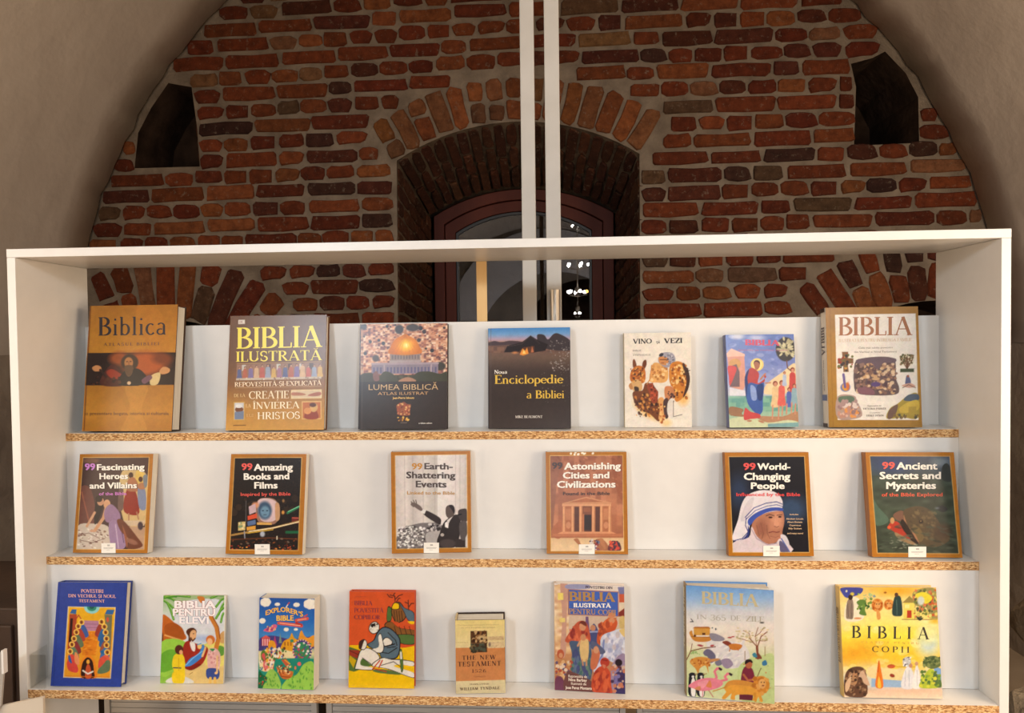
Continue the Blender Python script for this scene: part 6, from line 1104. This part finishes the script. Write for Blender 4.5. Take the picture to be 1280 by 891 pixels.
p.S([(78, 84), (150, 78), (232, 84), (220, 120), (170, 140), (120, 150), (90, 120)], (70, 74, 150)); p.E(120, 104, 6, 8, (240, 230, 180)); p.E(160, 124, 14, 12, (216, 196, 80), 2); p.S([(130, 160), (200, 150), (240, 230), (230, 300), (110, 300)], (238, 226, 196)); p.S([(118, 280), (124, 180), (148, 150), (168, 180), (168, 286), (140, 294)], (140, 120, 104)); p.E(148, 146, 16, 18, (60, 44, 40)); p.L([(130, 190), (134, 280)], 3, (90, 76, 70)); p.L([(155, 190), (155, 285)], 3, (90, 76, 70))
p.S([(190, 180), (230, 160), (260, 180), (250, 230), (260, 270), (210, 260), (220, 220)], (96, 130, 60)); p.D(195, 120, 300, 230, [(110, 140, 60), (176, 196, 130), (60, 90, 50)], 26, 8); p.D(250, 130, 320, 150, [(130, 150, 150)], 12, 5); p.E(200, 290, 26, 7, (220, 150, 100))
for x, y, r in ((336, 200, 40), (414, 196, 32)): p.E(x, y, r, r*1.1, (196, 112, 44), 2); p.D(x-r*.8, y-r*.8, x+r*.8, y+r*.8, [(220, 150, 70), (170, 84, 30)], 20, 8); p.E(x+3, y, r*.5, r*.6, (222, 160, 90)); p.E(x-6, y-8, 4, 3, (60, 34, 20)); p.E(x+12, y-8, 4, 3, (60, 34, 20))
p.S([(330, 230), (350, 240), (360, 290), (336, 296)], (214, 150, 80)); p.S([(440, 260), (450, 160), (470, 135), (500, 150), (512, 260), (480, 276)], (46, 66, 64)); p.E(468, 128, 13, 14, (90, 60, 44)); p.E(390, 114, 10, 6, (150, 90, 30)); p.L([(470, 165), (474, 266)], 4, (84, 110, 100))
p.R(520, 180, 600, 300, (226, 206, 96)); p.P([(510, 184), (560, 136), (610, 184)], (150, 130, 70)); p.R(544, 236, 576, 288, (176, 60, 40)); p.R(600, 230, 700, 300, (232, 210, 120)); p.L([(510, 298), (740, 300)], 5, (130, 100, 60)); p.R(528, 196, 560, 222, (240, 224, 140)); p.L([(600, 186), (600, 300)], 4, (150, 120, 60))
p.S([(580, 120), (640, 86), (740, 90), (760, 200), (760, 300), (700, 290), (680, 220), (600, 200)], (150, 140, 84)); p.D(590, 95, 756, 290, [(110, 120, 60), (196, 90, 50), (190, 180, 90), (220, 206, 110), (90, 90, 60), (206, 120, 80)], 130, 9); p.S([(600, 130), (660, 110), (720, 150), (680, 190), (640, 170)], (222, 206, 60)); p.E(640, 170, 24, 30, (200, 210, 200), 3); p.S([(610, 275), (636, 290), (660, 285), (640, 306), (622, 300)], (50, 56, 50)); p.E(740, 312, 30, 14, (230, 180, 60), 6)
p.S([(270, 640), (320, 620), (420, 640), (530, 650), (520, 730), (300, 700)], (232, 210, 150)); p.P([(300, 705), (520, 722), (640, 700), (640, 770), (300, 765)], (150, 178, 206)); p.L([(440, 610), (480, 625), (600, 626)], 12, (214, 180, 60)); p.E(438, 622, 28, 14, (190, 90, 50)); p.E(446, 686, 18, 12, (140, 56, 40), 1, 20); p.S([(330, 764), (336, 680), (350, 580), (366, 640), (384, 764)], (226, 120, 40)); p.S([(344, 764), (352, 690), (370, 764)], (246, 190, 70)); p.L([(350, 590), (346, 660)], 5, (190, 70, 30))
p.S([(118, 820), (112, 700), (140, 640), (200, 622), (250, 640), (270, 720), (260, 830)], (96, 66, 50)); p.S([(140, 680), (160, 650), (200, 670), (196, 740), (160, 750), (140, 720)], (176, 130, 90)); p.D(120, 640, 260, 820, [(130, 96, 70), (70, 50, 40), (156, 120, 90)], 60, 10); p.S([(118, 740), (150, 690), (160, 670), (150, 760), (122, 800)], (214, 176, 140)); p.S([(210, 690), (240, 650), (290, 750), (250, 740), (230, 700)], (206, 170, 140)); p.E(160, 690, 6, 4, (50, 30, 26)); p.E(186, 690, 6, 4, (50, 30, 26)); p.L([(162, 725), (184, 725)], 5, (90, 50, 40))
p.S([(512, 768), (530, 660), (560, 620), (590, 660), (600, 770)], (222, 220, 220)); p.S([(590, 768), (604, 660), (620, 610), (640, 680), (650, 770)], (230, 226, 222)); p.E(548, 590, 30, 34, (190, 190, 190), 2); p.D(525, 560, 575, 620, [(110, 106, 110), (230, 230, 230)], 26, 6); p.E(576, 618, 13, 15, (190, 140, 110)); p.E(616, 604, 12, 14, (196, 150, 120)); p.L([(540, 650), (536, 760)], 3, (170, 170, 180)); p.L([(565, 650), (566, 760)], 3, (170, 170, 180)); p.L([(620, 650), (624, 760)], 3, (176, 176, 180))
p.P([(740, 620), (790, 640), (795, 770), (740, 770)], (120, 160, 206)); p.S([(640, 770), (670, 690), (710, 640), (750, 660), (790, 720), (790, 770)], (176, 190, 60)); p.S([(740, 660), (790, 720), (790, 770), (740, 750)], (84, 110, 70)); p.D(650, 660, 780, 765, [(206, 206, 70), (130, 160, 60), (90, 120, 60)], 40, 10); p.S([(660, 600), (690, 560), (740, 550), (780, 570), (785, 620), (720, 640)], (96, 110, 66)); p.D(665, 560, 780, 630, [(76, 92, 56), (130, 140, 84)], 40, 9)
b.T('BIBLIA', 166, 340, 704, 424, (66, 60, 50), slope=12, space=.42); b.T('CLASICĂ PENTRU', 232, 446, 630, 460, (206, 160, 60), space=.4, slope=10); b.T('COPII', 306, 480, 566, 522, (92, 74, 44), slope=6, space=.35)
b.spine_text('BIBLIA CLASICA PENTRU COPII', .80, .30, (110, 84, 50), frac=.5); b.finish()
